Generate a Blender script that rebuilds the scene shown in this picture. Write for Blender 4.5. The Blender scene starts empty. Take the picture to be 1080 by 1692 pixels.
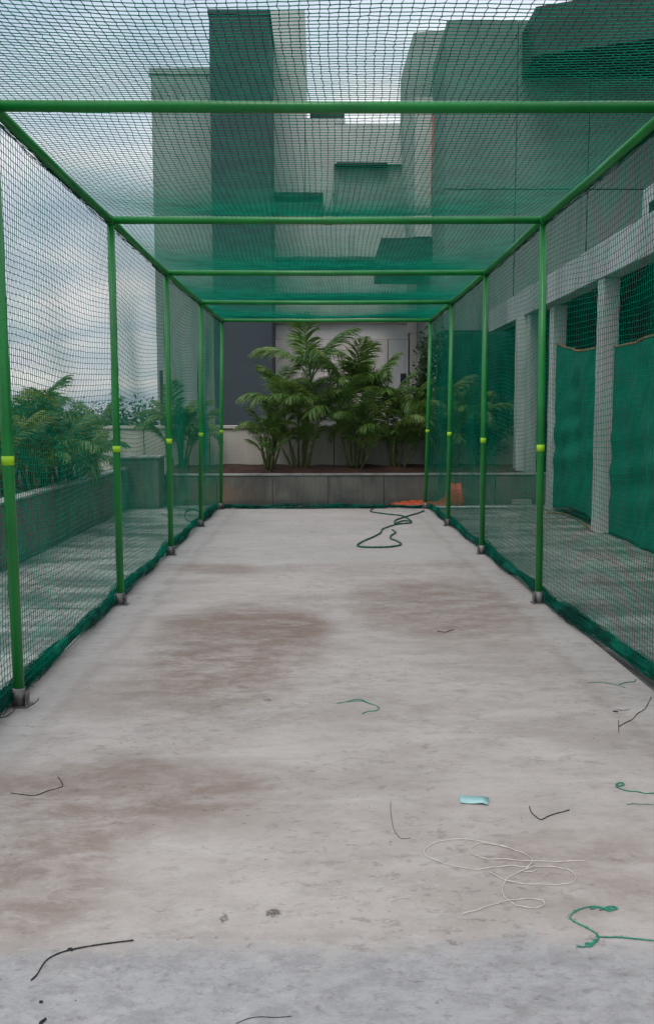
import bpy, math, random
import numpy as np
from mathutils import Vector, Matrix

S = bpy.context.scene
COL = S.collection
R = math.radians

# ---------------------------------------------------------------- camera
F_PX, PITCH, YAW, ROLL = 1484.7, 0.1076, 0.0082, 0.0022
CAM = np.array([-0.0817, 0.0, 1.5362])
cd = bpy.data.cameras.new("camera")
cam = bpy.data.objects.new("camera", cd)
COL.objects.link(cam)
S.camera = cam
cd.sensor_fit = 'VERTICAL'
cd.sensor_height = 36.0
cd.lens = 36.0 * F_PX / 1692.0
cd.clip_start = 0.05
cd.clip_end = 3000.0
fwd = Vector((math.sin(YAW) * math.cos(PITCH), math.cos(YAW) * math.cos(PITCH), -math.sin(PITCH)))
right0 = Vector((math.cos(YAW), -math.sin(YAW), 0))
up0 = right0.cross(fwd)
right = right0 * math.cos(ROLL) + up0 * -math.sin(ROLL)
up = right0 * math.sin(ROLL) + up0 * math.cos(ROLL)
m = Matrix((right, up, -fwd)).transposed().to_4x4()
m.translation = Vector(CAM)
cam.matrix_world = m


def ray(px, py):
    u = (px - 540) / F_PX
    v = (846 - py) / F_PX
    d = Vector(fwd) + right * u + up * v
    return np.array(d)


def G(px, py, z=0.0):           # survey: ground point (height z)
    r = ray(px, py)
    return CAM + r * ((z - CAM[2]) / r[2])


def A(px, py, Y):               # survey: point at distance Y
    r = ray(px, py)
    return CAM + r * (Y / r[1])


def XP(px, py, X):              # survey: point on the plane x = X
    r = ray(px, py)
    return CAM + r * ((X - CAM[0]) / r[0])


# ---------------------------------------------------------------- world, sun, exposure
S.view_settings.view_transform = 'Standard'
S.view_settings.look = 'None'
S.view_settings.exposure = 0.33
S.view_settings.gamma = 1.0
S.view_settings.use_curve_mapping = False
S.cycles.use_denoising = True
SUN_EL, SUN_ROT = R(55), R(200)
W = bpy.data.worlds.new("World")
S.world = W
W.use_nodes = True
nt = W.node_tree
nt.nodes.clear()


def N(nt, t, **kw):
    n = nt.nodes.new(t)
    for k, v in kw.items():
        if k == 'inp':
            for a, b in v.items():
                n.inputs[a].default_value = b
        else:
            setattr(n, k, v)
    return n


def L(nt, a, b):
    nt.links.new(a, b)


out = N(nt, 'ShaderNodeOutputWorld')
sky = N(nt, 'ShaderNodeTexSky', sky_type='NISHITA', sun_disc=False, sun_elevation=SUN_EL, sun_rotation=SUN_ROT)
bg1 = N(nt, 'ShaderNodeBackground', inp={'Strength': 0.08})
L(nt, sky.outputs[0], bg1.inputs['Color'])
tc = N(nt, 'ShaderNodeTexCoord')
sep = N(nt, 'ShaderNodeSeparateXYZ')
L(nt, tc.outputs['Generated'], sep.inputs[0])
zc = N(nt, 'ShaderNodeMath', operation='MAXIMUM', inp={1: 0.0})
L(nt, sep.outputs['Z'], zc.inputs[0])
den = N(nt, 'ShaderNodeMath', operation='ADD', inp={1: 0.22})
L(nt, zc.outputs[0], den.inputs[0])
dx = N(nt, 'ShaderNodeMath', operation='DIVIDE')
L(nt, sep.outputs['X'], dx.inputs[0]); L(nt, den.outputs[0], dx.inputs[1])
dy = N(nt, 'ShaderNodeMath', operation='DIVIDE')
L(nt, sep.outputs['Y'], dy.inputs[0]); L(nt, den.outputs[0], dy.inputs[1])
cmb = N(nt, 'ShaderNodeCombineXYZ')
L(nt, dx.outputs[0], cmb.inputs[0]); L(nt, dy.outputs[0], cmb.inputs[1])
mp = N(nt, 'ShaderNodeMapping')
mp.inputs['Location'].default_value = (3.3, 1.2, 0)
mp.inputs['Scale'].default_value = (1.0, 1.5, 1)
mp.inputs['Rotation'].default_value = (0, 0, 0.5)
L(nt, cmb.outputs[0], mp.inputs[0])
nz = N(nt, 'ShaderNodeTexNoise', inp={'Scale': 1.25, 'Detail': 7.0, 'Roughness': 0.55, 'Distortion': 0.3})
L(nt, mp.outputs[0], nz.inputs['Vector'])
cr = N(nt, 'ShaderNodeValToRGB')
el = cr.color_ramp.elements
el[0].position = 0.34; el[0].color = (0.40, 0.49, 0.60, 1)
el[1].position = 0.66; el[1].color = (0.92, 0.87, 0.87, 1)
e = cr.color_ramp.elements.new(0.5); e.color = (0.60, 0.65, 0.72, 1)
L(nt, nz.outputs['Fac'], cr.inputs[0])
bz = N(nt, 'ShaderNodeMapRange', inp={'From Min': 0.0, 'From Max': 1.0, 'To Min': 0.74, 'To Max': 1.9})
L(nt, zc.outputs[0], bz.inputs[0])
bg2 = N(nt, 'ShaderNodeBackground')
L(nt, cr.outputs[0], bg2.inputs['Color'])
L(nt, bz.outputs[0], bg2.inputs['Strength'])
mx = N(nt, 'ShaderNodeMixShader', inp={0: 0.88})
L(nt, bg1.outputs[0], mx.inputs[1]); L(nt, bg2.outputs[0], mx.inputs[2])
L(nt, mx.outputs[0], out.inputs[0])

sd = bpy.data.lights.new("sun", 'SUN')
sd.energy = 0.9
sd.angle = R(25)
sd.color = (1.0, 0.95, 0.88)
sun = bpy.data.objects.new("sun", sd)
COL.objects.link(sun)
az = SUN_ROT
sdir = Vector((math.sin(az) * math.cos(SUN_EL), math.cos(az) * math.cos(SUN_EL), math.sin(SUN_EL)))
sun.rotation_euler = sdir.to_track_quat('Z', 'Y').to_euler()
sun.location = (0, 0, 30)

# ---------------------------------------------------------------- helpers
rng = random.Random(7)
nrng = np.random.default_rng(5)


def tag(o, label=None, cat=None, group=None, kind=None):
    if label: o['label'] = label
    if cat: o['category'] = cat
    if group: o['group'] = group
    if kind: o['kind'] = kind
    return o


def empty(name, loc=(0, 0, 0), rz=0.0):
    o = bpy.data.objects.new(name, None)
    o.location = Vector(loc); o.rotation_euler = (0, 0, rz)
    o.empty_display_size = 0.2
    COL.objects.link(o)
    return o


def put(name, me, mat=None, parent=None):
    o = bpy.data.objects.new(name, me)
    if mat is not None and not me.materials:
        me.materials.append(mat)
    COL.objects.link(o)
    if parent is not None:
        o.parent = parent
        p = parent
        off = Vector((0, 0, 0))
        # things built in world coordinates: cancel the parent's place
        o.matrix_parent_inverse = world_of(parent).inverted()
    return o


def world_of(o):
    mt = Matrix.LocRotScale(o.location, o.rotation_euler, o.scale)
    if o.parent is not None:
        return world_of(o.parent) @ o.matrix_parent_inverse @ mt
    return mt


class MB:
    def __init__(s):
        s.v = []; s.f = []; s.sm = []

    def add(s, vs, fs, smooth=False):
        b = len(s.v)
        s.v += [tuple(map(float, v)) for v in vs]
        s.f += [tuple(i + b for i in f) for f in fs]
        s.sm += [smooth] * len(fs)
        return s

    def box(s, x0, x1, y0, y1, z0, z1, b=0.0):
        if x0 > x1: x0, x1 = x1, x0
        if y0 > y1: y0, y1 = y1, y0
        if z0 > z1: z0, z1 = z1, z0
        if b <= 0:
            vs = [(x, y, z) for z in (z0, z1) for y in (y0, y1) for x in (x0, x1)]
            return s.add(vs, [(0, 2, 3, 1), (4, 5, 7, 6), (0, 1, 5, 4), (2, 6, 7, 3), (0, 4, 6, 2), (1, 3, 7, 5)])
        # chamfered box: 24 verts
        vs = []; idx = {}
        for iz, z in enumerate((z0, z1)):
            for iy, y in enumerate((y0, y1)):
                for ix, x in enumerate((x0, x1)):
                    sx, sy, sz = (1, -1)[ix], (1, -1)[iy], (1, -1)[iz]
                    idx[(ix, iy, iz, 'x')] = len(vs); vs.append((x, y + sy * b, z + sz * b))
                    idx[(ix, iy, iz, 'y')] = len(vs); vs.append((x + sx * b, y, z + sz * b))
                    idx[(ix, iy, iz, 'z')] = len(vs); vs.append((x + sx * b, y + sy * b, z))
        fs = []
        for i in (0, 1):
            q = [idx[(i, a, c, 'x')] for a, c in ((0, 0), (1, 0), (1, 1), (0, 1))]; fs.append(q if i else q[::-1])
            q = [idx[(a, i, c, 'y')] for a, c in ((0, 0), (1, 0), (1, 1), (0, 1))]; fs.append(q[::-1] if i else q)
            q = [idx[(a, c, i, 'z')] for a, c in ((0, 0), (1, 0), (1, 1), (0, 1))]; fs.append(q if i else q[::-1])
        for a in (0, 1):
            for c in (0, 1):
                fs.append([idx[(a, c, 0, 'x')], idx[(a, c, 1, 'x')], idx[(a, c, 1, 'y')], idx[(a, c, 0, 'y')]])
                fs.append([idx[(a, 0, c, 'x')], idx[(a, 1, c, 'x')], idx[(a, 1, c, 'z')], idx[(a, 0, c, 'z')]])
                fs.append([idx[(0, a, c, 'y')], idx[(1, a, c, 'y')], idx[(1, a, c, 'z')], idx[(0, a, c, 'z')]])
                for e_ in (0, 1):
                    pass
        for k in [(i, j, l) for i in (0, 1) for j in (0, 1) for l in (0, 1)]:
            fs.append([idx[k + ('x',)], idx[k + ('y',)], idx[k + ('z',)]])
        return s.add(vs, fs)

    def tube(s, pts, r, n=8, caps=True, closed=False):
        pts = [Vector(tuple(p)) for p in pts]
        rr = r if hasattr(r, '__len__') else [r] * len(pts)
        vs = []; fs = []
        prev = None
        M = len(pts)
        for i, p in enumerate(pts):
            a = pts[max(i - 1, 0)]; b_ = pts[min(i + 1, M - 1)]
            d = (b_ - a)
            if d.length < 1e-9: d = Vector((0, 0, 1))
            d.normalize()
            if prev is None:
                prev = d.orthogonal().normalized()
            u = (prev - d * prev.dot(d))
            if u.length < 1e-6: u = d.orthogonal()
            u.normalize(); prev = u
            w = d.cross(u)
            for k in range(n):
                an = 2 * math.pi * k / n
                vs.append(p + (u * math.cos(an) + w * math.sin(an)) * rr[i])
        for i in range(M - 1):
            for k in range(n):
                fs.append((i * n + k, i * n + (k + 1) % n, (i + 1) * n + (k + 1) % n, (i + 1) * n + k))
        s.add(vs, fs, True)
        if caps:
            b = len(s.v) - len(vs)
            s.f.append(tuple(b + k for k in range(n))[::-1]); s.sm.append(False)
            s.f.append(tuple(b + (M - 1) * n + k for k in range(n))); s.sm.append(False)
        return s

    def mesh(s, name, mat=None):
        me = bpy.data.meshes.new(name)
        me.from_pydata(s.v, [], s.f)
        me.polygons.foreach_set('use_smooth', s.sm)
        if mat is not None: me.materials.append(mat)
        me.validate(); me.update()
        return me

    def build(s, name, mat, parent=None):
        return put(name, s.mesh(name, mat), None, parent)


def grid_mesh(name, P, mat, parent=None, smooth=True, thick=0.0):
    """P: array (a,b,3) of points joined as a sheet"""
    a, b = P.shape[:2]
    v = P.reshape(-1, 3)
    i = np.arange(a - 1)[:, None] * b + np.arange(b - 1)[None, :]
    f = np.stack([i, i + b, i + b + 1, i + 1], -1).reshape(-1, 4)
    me = bpy.data.meshes.new(name)
    me.from_pydata(v.tolist(), [], f.tolist())
    me.polygons.foreach_set('use_smooth', [smooth] * len(f))
    me.materials.append(mat)
    me.update()
    o = put(name, me, None, parent)
    if thick:
        md = o.modifiers.new('thickness', 'SOLIDIFY'); md.thickness = thick; md.offset = 0
    return o


# ---------------------------------------------------------------- materials
def newmat(name):
    mt = bpy.data.materials.new(name)
    mt.use_nodes = True
    t = mt.node_tree
    b = t.nodes['Principled BSDF']
    return mt, t, b


def rgb(c):
    return (c[0], c[1], c[2], 1.0)


def mixc(t, fac, a, b, blend='MIX'):
    n = t.nodes.new('ShaderNodeMix'); n.data_type = 'RGBA'; n.blend_type = blend
    for s_, v in ((n.inputs[0], fac), (n.inputs[6], a), (n.inputs[7], b)):
        if hasattr(v, 'is_output'): t.links.new(v, s_)
        elif isinstance(v, (int, float)): s_.default_value = v
        else: s_.default_value = rgb(v)
    return n.outputs[2]


def mth(t, op, a, b=None, clamp=False):
    n = t.nodes.new('ShaderNodeMath'); n.operation = op; n.use_clamp = clamp
    for s_, v in ((n.inputs[0], a), (n.inputs[1], b)):
        if v is None: continue
        if hasattr(v, 'is_output'): t.links.new(v, s_)
        else: s_.default_value = v
    return n.outputs[0]


def pos(t, scale=(1, 1, 1), obj=False, loc=(0, 0, 0), rot=(0, 0, 0)):
    if obj:
        g = t.nodes.new('ShaderNodeTexCoord').outputs['Object']
    else:
        g = t.nodes.new('ShaderNodeNewGeometry').outputs['Position']
    mpn = t.nodes.new('ShaderNodeMapping')
    mpn.inputs['Scale'].default_value = scale
    mpn.inputs['Location'].default_value = loc
    mpn.inputs['Rotation'].default_value = rot
    t.links.new(g, mpn.inputs[0])
    return mpn.outputs[0]


def noise(t, vec, scale, detail=4, rough=0.55, dist=0.0):
    n = t.nodes.new('ShaderNodeTexNoise')
    n.inputs['Scale'].default_value = scale
    n.inputs['Detail'].default_value = detail
    n.inputs['Roughness'].default_value = rough
    n.inputs['Distortion'].default_value = dist
    t.links.new(vec, n.inputs['Vector'])
    return n.outputs['Fac']


def ramp(t, fac, a, b, va=0.0, vb=1.0):
    n = t.nodes.new('ShaderNodeMapRange')
    n.interpolation_type = 'SMOOTHSTEP'
    n.inputs['From Min'].default_value = a; n.inputs['From Max'].default_value = b
    n.inputs['To Min'].default_value = va; n.inputs['To Max'].default_value = vb
    t.links.new(fac, n.inputs[0])
    return n.outputs[0]


def bump(t, b, h, strength=0.3, dist=0.01):
    n = t.nodes.new('ShaderNodeBump')
    n.inputs['Strength'].default_value = strength
    n.inputs['Distance'].default_value = dist
    t.links.new(h, n.inputs['Height'])
    t.links.new(n.outputs[0], b.inputs['Normal'])


def simple(name, c, c2=None, scale=3.0, rough=0.7, spec=0.4, metal=0.0, bmp=0.0, streak=False, detail=5):
    mt, t, b = newmat(name)
    b.inputs['Roughness'].default_value = rough
    b.inputs['Specular IOR Level'].default_value = spec
    b.inputs['Metallic'].default_value = metal
    if c2 is None:
        c2 = tuple(x * 0.75 for x in c)
    v = pos(t, (1, 1, 0.25) if streak else (1, 1, 1))
    f = ramp(t, noise(t, v, scale, detail, 0.6), 0.35, 0.68)
    colr = mixc(t, f, c, c2)
    if streak:
        dr_ = ramp(t, noise(t, pos(t, (1.6, 1.6, .07)), 2.2, 8, .7), .50, .66)
        gt_ = ramp(t, noise(t, pos(t, loc=(3, 3, 3)), .35, 4, .6), .42, .6)
        colr = mixc(t, mth(t, 'MULTIPLY', mth(t, 'MULTIPLY', dr_, gt_), .55), colr, tuple(x * .45 for x in c))
    t.links.new(colr, b.inputs['Base Color'])
    if bmp:
        bump(t, b, noise(t, pos(t), scale * 6, 4), bmp, 0.01)
    return mt


def ellipse(t, cx, cy, rx, ry, soft=0.35, warp=0.35, seed=0.0, rot=0.0, ns=1.9):
    """soft-edged blot on the floor, ragged by noise; returns 0..1"""
    g = t.nodes.new('ShaderNodeNewGeometry').outputs['Position']
    nz_ = t.nodes.new('ShaderNodeTexNoise')
    nz_.inputs['Scale'].default_value = ns; nz_.inputs['Detail'].default_value = 12; nz_.inputs['Roughness'].default_value = 0.7
    mpn = t.nodes.new('ShaderNodeMapping'); mpn.inputs['Location'].default_value = (seed, seed * 1.7, 0)
    t.links.new(g, mpn.inputs[0]); t.links.new(mpn.outputs[0], nz_.inputs['Vector'])
    ad = t.nodes.new('ShaderNodeVectorMath'); ad.operation = 'MULTIPLY_ADD'
    t.links.new(nz_.outputs['Color'], ad.inputs[0])
    ad.inputs[1].default_value = (warp, warp, 0)
    t.links.new(g, ad.inputs[2])
    sb = t.nodes.new('ShaderNodeVectorMath'); sb.operation = 'SUBTRACT'
    t.links.new(ad.outputs[0], sb.inputs[0]); sb.inputs[1].default_value = (cx + warp / 2, cy + warp / 2, 0)
    ml = t.nodes.new('ShaderNodeVectorMath'); ml.operation = 'MULTIPLY'
    t.links.new(sb.outputs[0], ml.inputs[0]); ml.inputs[1].default_value = (1 / rx, 1 / ry, 0)
    ln = t.nodes.new('ShaderNodeVectorMath'); ln.operation = 'LENGTH'
    t.links.new(ml.outputs[0], ln.inputs[0])
    return ramp(t, ln.outputs['Value'], 1 - soft, 1 + soft, 1.0, 0.0)


def blot(t, x0, y0, x1, y1, **k):
    a = G(x0, (y0 + y1) / 2); b = G(x1, (y0 + y1) / 2)
    p = G((x0 + x1) / 2, y0); q = G((x0 + x1) / 2, y1)
    return ellipse(t, (a[0] + b[0]) / 2, (p[1] + q[1]) / 2, abs(b[0] - a[0]) / 2, abs(p[1] - q[1]) / 2, **k)


def concrete_floor():
    mt, t, b = newmat("cage_concrete")
    base = mixc(t, ramp(t, noise(t, pos(t, (1, 1.5, 1)), 0.7, 12, 0.66), 0.38, 0.62), (0.47, 0.415, 0.38), (0.375, 0.325, 0.292))
    base = mixc(t, mth(t, "MULTIPLY", ramp(t, noise(t, pos(t, (1, 1.8, 1), loc=(3, 8, 0)), 5.0, 12, 0.74), 0.44, 0.62), .22), base, (0.25, 0.215, 0.19))
    # trowel streaks across the lane
    st = ramp(t, noise(t, pos(t, (1.0, 2.4, 1)), 2.6, 12, 0.74, 0.6), 0.44, 0.68)
    base = mixc(t, mth(t, 'MULTIPLY', st, 0.22), base, (0.23, 0.19, 0.165))
    pale = ramp(t, noise(t, pos(t, (0.7, 1.8, 1), loc=(9, 4, 0)), 1.5, 12, 0.7, 0.5), 0.5, 0.68)
    base = mixc(t, mth(t, 'MULTIPLY', pale, 0.55), base, (0.53, 0.485, 0.45))
    # brown stains where earth dried on the slab
    brown = (0.215, 0.15, 0.115)
    mot = ramp(t, noise(t, pos(t, (1, 1.9, 1), loc=(2, 1, 0)), 3.0, 13, 0.8, .3), 0.40, 0.60, 0.30, 1.0)
    for (x0, y0, x1, y1, w, sd_, wp) in ((240, 1000, 520, 1165, 0.9, 1.0, .7), (395, 1012, 550, 1065, 1.0, 5.0, .2), (270, 1008, 420, 1040, .6, 2.2, .4),
                                (590, 955, 880, 1068, 0.8, 8.0, .6), (-60, 1250, 440, 1370, 0.8, 12.0, .5),
                                (-80, 1370, 210, 1545, 0.7, 15.0, .4), (250, 930, 420, 950, 0.6, 18.0, .5),
                                (820, 1370, 1120, 1500, 0.45, 21.0, .3), (800, 1410, 900, 1440, .3, 31., .2),
                                (130, 1100, 420, 1200, .35, 33., .5), (700, 925, 790, 940, .5, 27., .3)):
        msk = blot(t, x0, y0, x1, y1, warp=wp, seed=sd_, soft=0.35)
        msk = mth(t, 'MULTIPLY', mth(t, 'MULTIPLY', msk, mot), w)
        base = mixc(t, msk, base, brown)
    # grey cement bay beyond the joint and the bluish bay nearest the camera
    sepn = t.nodes.new('ShaderNodeSeparateXYZ')
    t.links.new(pos(t), sepn.inputs[0])
    wob = mth(t, 'MULTIPLY', noise(t, pos(t, (1.0, 1.0, 1)), 2.6, 8, 0.7), 0.34)
    yy = mth(t, 'ADD', sepn.outputs['Y'], wob)
    near = ramp(t, yy, 2.55, 2.70, 1.0, 0.0)
    bl = mixc(t, ramp(t, noise(t, pos(t, (1.2, 1.7, 1)), 5.5, 13, 0.78, .2), 0.42, 0.62), (0.35, 0.343, 0.347), (0.245, 0.242, 0.25))
    bl = mixc(t, mth(t, 'MULTIPLY', ramp(t, noise(t, pos(t, (1.2, 1.7, 1), loc=(4, 4, 4)), 22, 8, 0.75), 0.52, 0.66), .6), bl, (0.12, 0.118, 0.125))
    base = mixc(t, mth(t, 'MULTIPLY', near, 0.82), base, bl)
    far = ramp(t, sepn.outputs['Y'], 9.15, 9.3, 0.0, 1.0)
    base = mixc(t, mth(t, 'MULTIPLY', far, 0.4), base, (0.44, 0.41, 0.385))
    # pale cement rim along both edges
    ax = mth(t, 'ABSOLUTE', mth(t, 'ADD', sepn.outputs['X'], mth(t, 'MULTIPLY', mth(t, 'SUBTRACT', noise(t, pos(t), 2.0, 5), 0.5), 0.25)))
    rim = ramp(t, ax, 1.47, 1.56)
    base = mixc(t, mth(t, 'MULTIPLY', rim, 0.28), base, (0.42, 0.41, 0.40))
    rimd = mth(t, 'MULTIPLY', ramp(t, ax, 1.36, 1.45), ramp(t, ax, 1.45, 1.52, 1.0, 0.0))
    base = mixc(t, mth(t, 'MULTIPLY', rimd, 0.2), base, (0.2, 0.17, 0.16))
    # small dark marks
    for (x0, y0, x1, y1, w) in ((364, 1509, 375, 1525, .9), (440, 1502, 461, 1516, .95), (436, 1154, 450, 1159, .6)):
        bm_ = mth(t, 'MULTIPLY', blot(t, x0, y0, x1, y1, warp=0.07, seed=x0 * .1, soft=0.45, ns=26), ramp(t, noise(t, pos(t), 60, 6, .7), .36, .54))
        base = mixc(t, mth(t, 'MULTIPLY', bm_, w), base, (0.05, 0.045, 0.04))
    for (sc_, lo, hi, w_, col_, ox) in ((4.0, .535, .575, .30, (0.22, 0.18, 0.155), 1), (7.0, .54, .57, .22, (0.50, 0.475, 0.45), 4), (13.0, .55, .58, .42, (0.17, 0.145, 0.13), 7),
                                (24.0, .57, .60, .28, (0.52, 0.50, 0.48), 12), (9.0, .59, .62, .55, (0.13, 0.11, 0.10), 17)):
        hp = ramp(t, noise(t, pos(t, (1, 1.7, 1), loc=(ox, ox * 2.3, 0)), sc_, 12, 0.76, .2), lo, hi)
        gate = ramp(t, noise(t, pos(t, loc=(ox * 3.1, ox, 0)), .8, 5, .6), .42, .6)
        base = mixc(t, mth(t, 'MULTIPLY', mth(t, 'MULTIPLY', hp, gate), w_), base, col_)
    # fine pitting and pocks
    sp = ramp(t, noise(t, pos(t, (1, 1.5, 1)), 38, 8, 0.8), 0.57, 0.68)
    base = mixc(t, mth(t, 'MULTIPLY', sp, 0.45), base, (0.13, 0.115, 0.11))
    spl = ramp(t, noise(t, pos(t, (1, 2.0, 1), loc=(5, 5, 0)), 26, 7, 0.75), 0.58, 0.72)
    base = mixc(t, mth(t, 'MULTIPLY', spl, 0.3), base, (0.5, 0.49, 0.48))
    vo = t.nodes.new('ShaderNodeTexVoronoi'); vo.inputs['Scale'].default_value = 5.0
    t.links.new(pos(t), vo.inputs['Vector'])
    pock = ramp(t, vo.outputs['Distance'], 0.012, 0.045, 1.0, 0.0)
    base = mixc(t, mth(t, 'MULTIPLY', pock, 0.6), base, (0.08, 0.07, 0.065))
    t.links.new(base, b.inputs['Base Color'])
    b.inputs['Roughness'].default_value = 0.72
    b.inputs['Specular IOR Level'].default_value = 0.35
    h = mth(t, 'ADD', noise(t, pos(t), 9, 7, 0.65), mth(t, 'MULTIPLY', noise(t, pos(t), 90, 4, 0.7), 0.4))
    bump(t, b, h, 0.25, 0.012)
    return mt


def terrace_mat():
    mt, t, b = newmat("terrace_paving")
    base = mixc(t, ramp(t, noise(t, pos(t, (.6, 1.6, 1)), 1.0, 11, 0.66, .4), 0.40, 0.60), (0.40, 0.40, 0.37), (0.09, 0.105, 0.095))
    base = mixc(t, mth(t, 'MULTIPLY', ramp(t, noise(t, pos(t, loc=(7, 3, 0)), 2.3, 7, 0.7), 0.5, 0.7), 0.6), base, (0.42, 0.41, 0.37))
    sp = ramp(t, noise(t, pos(t), 14, 12, 0.8), 0.50, 0.56)
    base = mixc(t, mth(t, 'MULTIPLY', sp, 0.5), base, (0.06, 0.065, 0.06))
    rnd = t.nodes.new('ShaderNodeObjectInfo').outputs['Random']
    base = mixc(t, mth(t, 'MULTIPLY', rnd, 0.3), base, (0.30, 0.29, 0.26))
    sx_ = t.nodes.new('ShaderNodeSeparateXYZ'); t.links.new(pos(t), sx_.inputs[0])
    rt = ramp(t, sx_.outputs['X'], 1.0, 2.0)
    base = mixc(t, mth(t, 'MULTIPLY', mth(t, 'MULTIPLY', rt, ramp(t, noise(t, pos(t), 1.6, 11, .75), .3, .6, 1.0, .35)), .75), base, (0.085, 0.09, 0.075))
    t.links.new(base, b.inputs['Base Color'])
    wet = ramp(t, noise(t, pos(t), 0.9, 6, 0.62, .4), 0.42, 0.62, 0.75, 0.35)
    t.links.new(wet, b.inputs['Roughness'])
    bump(t, b, noise(t, pos(t), 20, 6, .7), 0.3, 0.01)
    return mt


def granite():
    mt, t, b = newmat("planter_stone")
    base = mixc(t, ramp(t, noise(t, pos(t), 1.4, 5, 0.6), 0.35, 0.65), (0.18, 0.175, 0.15), (0.10, 0.10, 0.088))
    dr_ = ramp(t, noise(t, pos(t, (3, 3, .25)), 2.0, 9, .75), .48, .62)
    base = mixc(t, mth(t, 'MULTIPLY', dr_, .55), base, (0.07, 0.065, 0.05))
    base = mixc(t, mth(t, 'MULTIPLY', ramp(t, noise(t, pos(t, (1, 1, .3)), 3.0, 8, 0.7), 0.5, 0.7), 0.5), base, (0.22, 0.20, 0.165))
    base = mixc(t, mth(t, 'MULTIPLY', ramp(t, noise(t, pos(t), 60, 3, 0.7), 0.5, 0.65), 0.35), base, (0.05, 0.05, 0.05))
    # rusty soil wash low at the left end
    sepn = t.nodes.new('ShaderNodeSeparateXYZ'); t.links.new(pos(t), sepn.inputs[0])
    mk = mth(t, 'MULTIPLY', ramp(t, sepn.outputs['X'], -2.1, -0.7, 1.0, 0.0), ramp(t, sepn.outputs['Z'], 0.1, 0.42, 1.0, 0.25))
    mk = mth(t, 'MULTIPLY', mk, ramp(t, sepn.outputs['X'], -2.6, -2.3))
    mk = mth(t, 'MULTIPLY', mk, ramp(t, noise(t, pos(t), 2.5, 6, .7), 0.3, 0.62))
    base = mixc(t, mth(t, 'MULTIPLY', mk, 0.85), base, (0.24, 0.12, 0.055))
    low_dark = ramp(t, mth(t, 'ADD', sepn.outputs['Z'], mth(t, 'MULTIPLY', noise(t, pos(t), 3, 6), .2)), 0.1, 0.22, 1.0, 0.0)  # stone gets darker towards the foot of the wall
    base = mixc(t, mth(t, 'MULTIPLY', low_dark, 0.6), base, (0.045, 0.05, 0.045))
    rnd = t.nodes.new('ShaderNodeObjectInfo').outputs['Random']
    base = mixc(t, mth(t, 'MULTIPLY', rnd, 0.25), base, (0.09, 0.095, 0.09))
    t.links.new(base, b.inputs['Base Color'])
    b.inputs['Roughness'].default_value = 0.55
    bump(t, b, noise(t, pos(t), 25, 5), 0.2, 0.01)
    return mt


def net_mat(name, c, c2, tr=0.35):
    mt, t, b = newmat(name)
    colr = mixc(t, ramp(t, noise(t, pos(t), 5, 3), 0.35, 0.65), c, c2)
    t.links.new(colr, b.inputs['Base Color'])
    b.inputs['Roughness'].default_value = 0.6
    b.inputs['Specular IOR Level'].default_value = 0.12
    tl = t.nodes.new('ShaderNodeBsdfTranslucent'); t.links.new(colr, tl.inputs[0])
    ms = t.nodes.new('ShaderNodeMixShader'); ms.inputs[0].default_value = tr
    o = t.nodes['Material Output']
    t.links.new(b.outputs[0], ms.inputs[1]); t.links.new(tl.outputs[0], ms.inputs[2])
    t.links.new(ms.outputs[0], o.inputs[0])
    return mt


def paint_green():
    mt, t, b = newmat("green_pipe_paint")
    base = mixc(t, ramp(t, noise(t, pos(t), 2.5, 5, .6), 0.35, 0.7), (0.012, 0.24, 0.042), (0.008, 0.17, 0.032))
    chip = ramp(t, noise(t, pos(t), 55, 6, .8), 0.68, 0.72)
    base = mixc(t, mth(t, 'MULTIPLY', ramp(t, noise(t, pos(t), 30, 5, .7), 0.6, 0.75), 0.5), base, (0.06, 0.30, 0.10))
    base = mixc(t, chip, base, (0.14, 0.12, 0.10))
    t.links.new(base, b.inputs['Base Color'])
    b.inputs['Roughness'].default_value = 0.33
    b.inputs['Specular IOR Level'].default_value = 0.5
    bump(t, b, noise(t, pos(t), 35, 3), 0.08, 0.005)
    return mt


def leaf_mat(name, c1, c2, c3):
    mt, t, b = newmat(name)
    rnd = t.nodes.new('ShaderNodeObjectInfo').outputs['Random']
    a = mixc(t, rnd, c1, c2)
    a = mixc(t, ramp(t, noise(t, pos(t), 6, 3), 0.5, 0.75), a, c3)
    t.links.new(a, b.inputs['Base Color'])
    b.inputs['Roughness'].default_value = 0.42
    b.inputs['Specular IOR Level'].default_value = 0.5
    tl = t.nodes.new('ShaderNodeBsdfTranslucent'); t.links.new(a, tl.inputs[0])
    ms = t.nodes.new('ShaderNodeMixShader'); ms.inputs[0].default_value = 0.35
    t.links.new(b.outputs[0], ms.inputs[1]); t.links.new(tl.outputs[0], ms.inputs[2])
    t.links.new(ms.outputs[0], t.nodes['Material Output'].inputs[0])
    return mt


def cloth_mat():
    mt, t, b = newmat("green_shade_cloth")
    w1 = noise(t, pos(t, (1, 1, 40)), 6, 3, .7)
    w2 = noise(t, pos(t, (1, 40, 1)), 6, 3, .7)
    wv = ramp(t, mth(t, 'ADD', w1, w2), 0.8, 1.25)
    base = mixc(t, wv, (0.002, 0.19, 0.115), (0.002, 0.10, 0.065))
    base = mixc(t, mth(t, 'MULTIPLY', ramp(t, noise(t, pos(t, (1, 1, .5)), 1.5, 6, .6), 0.5, .75), .5), base, (0.03, 0.20, 0.14))
    t.links.new(base, b.inputs['Base Color'])
    b.inputs['Roughness'].default_value = 0.75
    b.inputs['Specular IOR Level'].default_value = 0.2
    bump(t, b, w1, 0.2, 0.003)
    return mt


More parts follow.
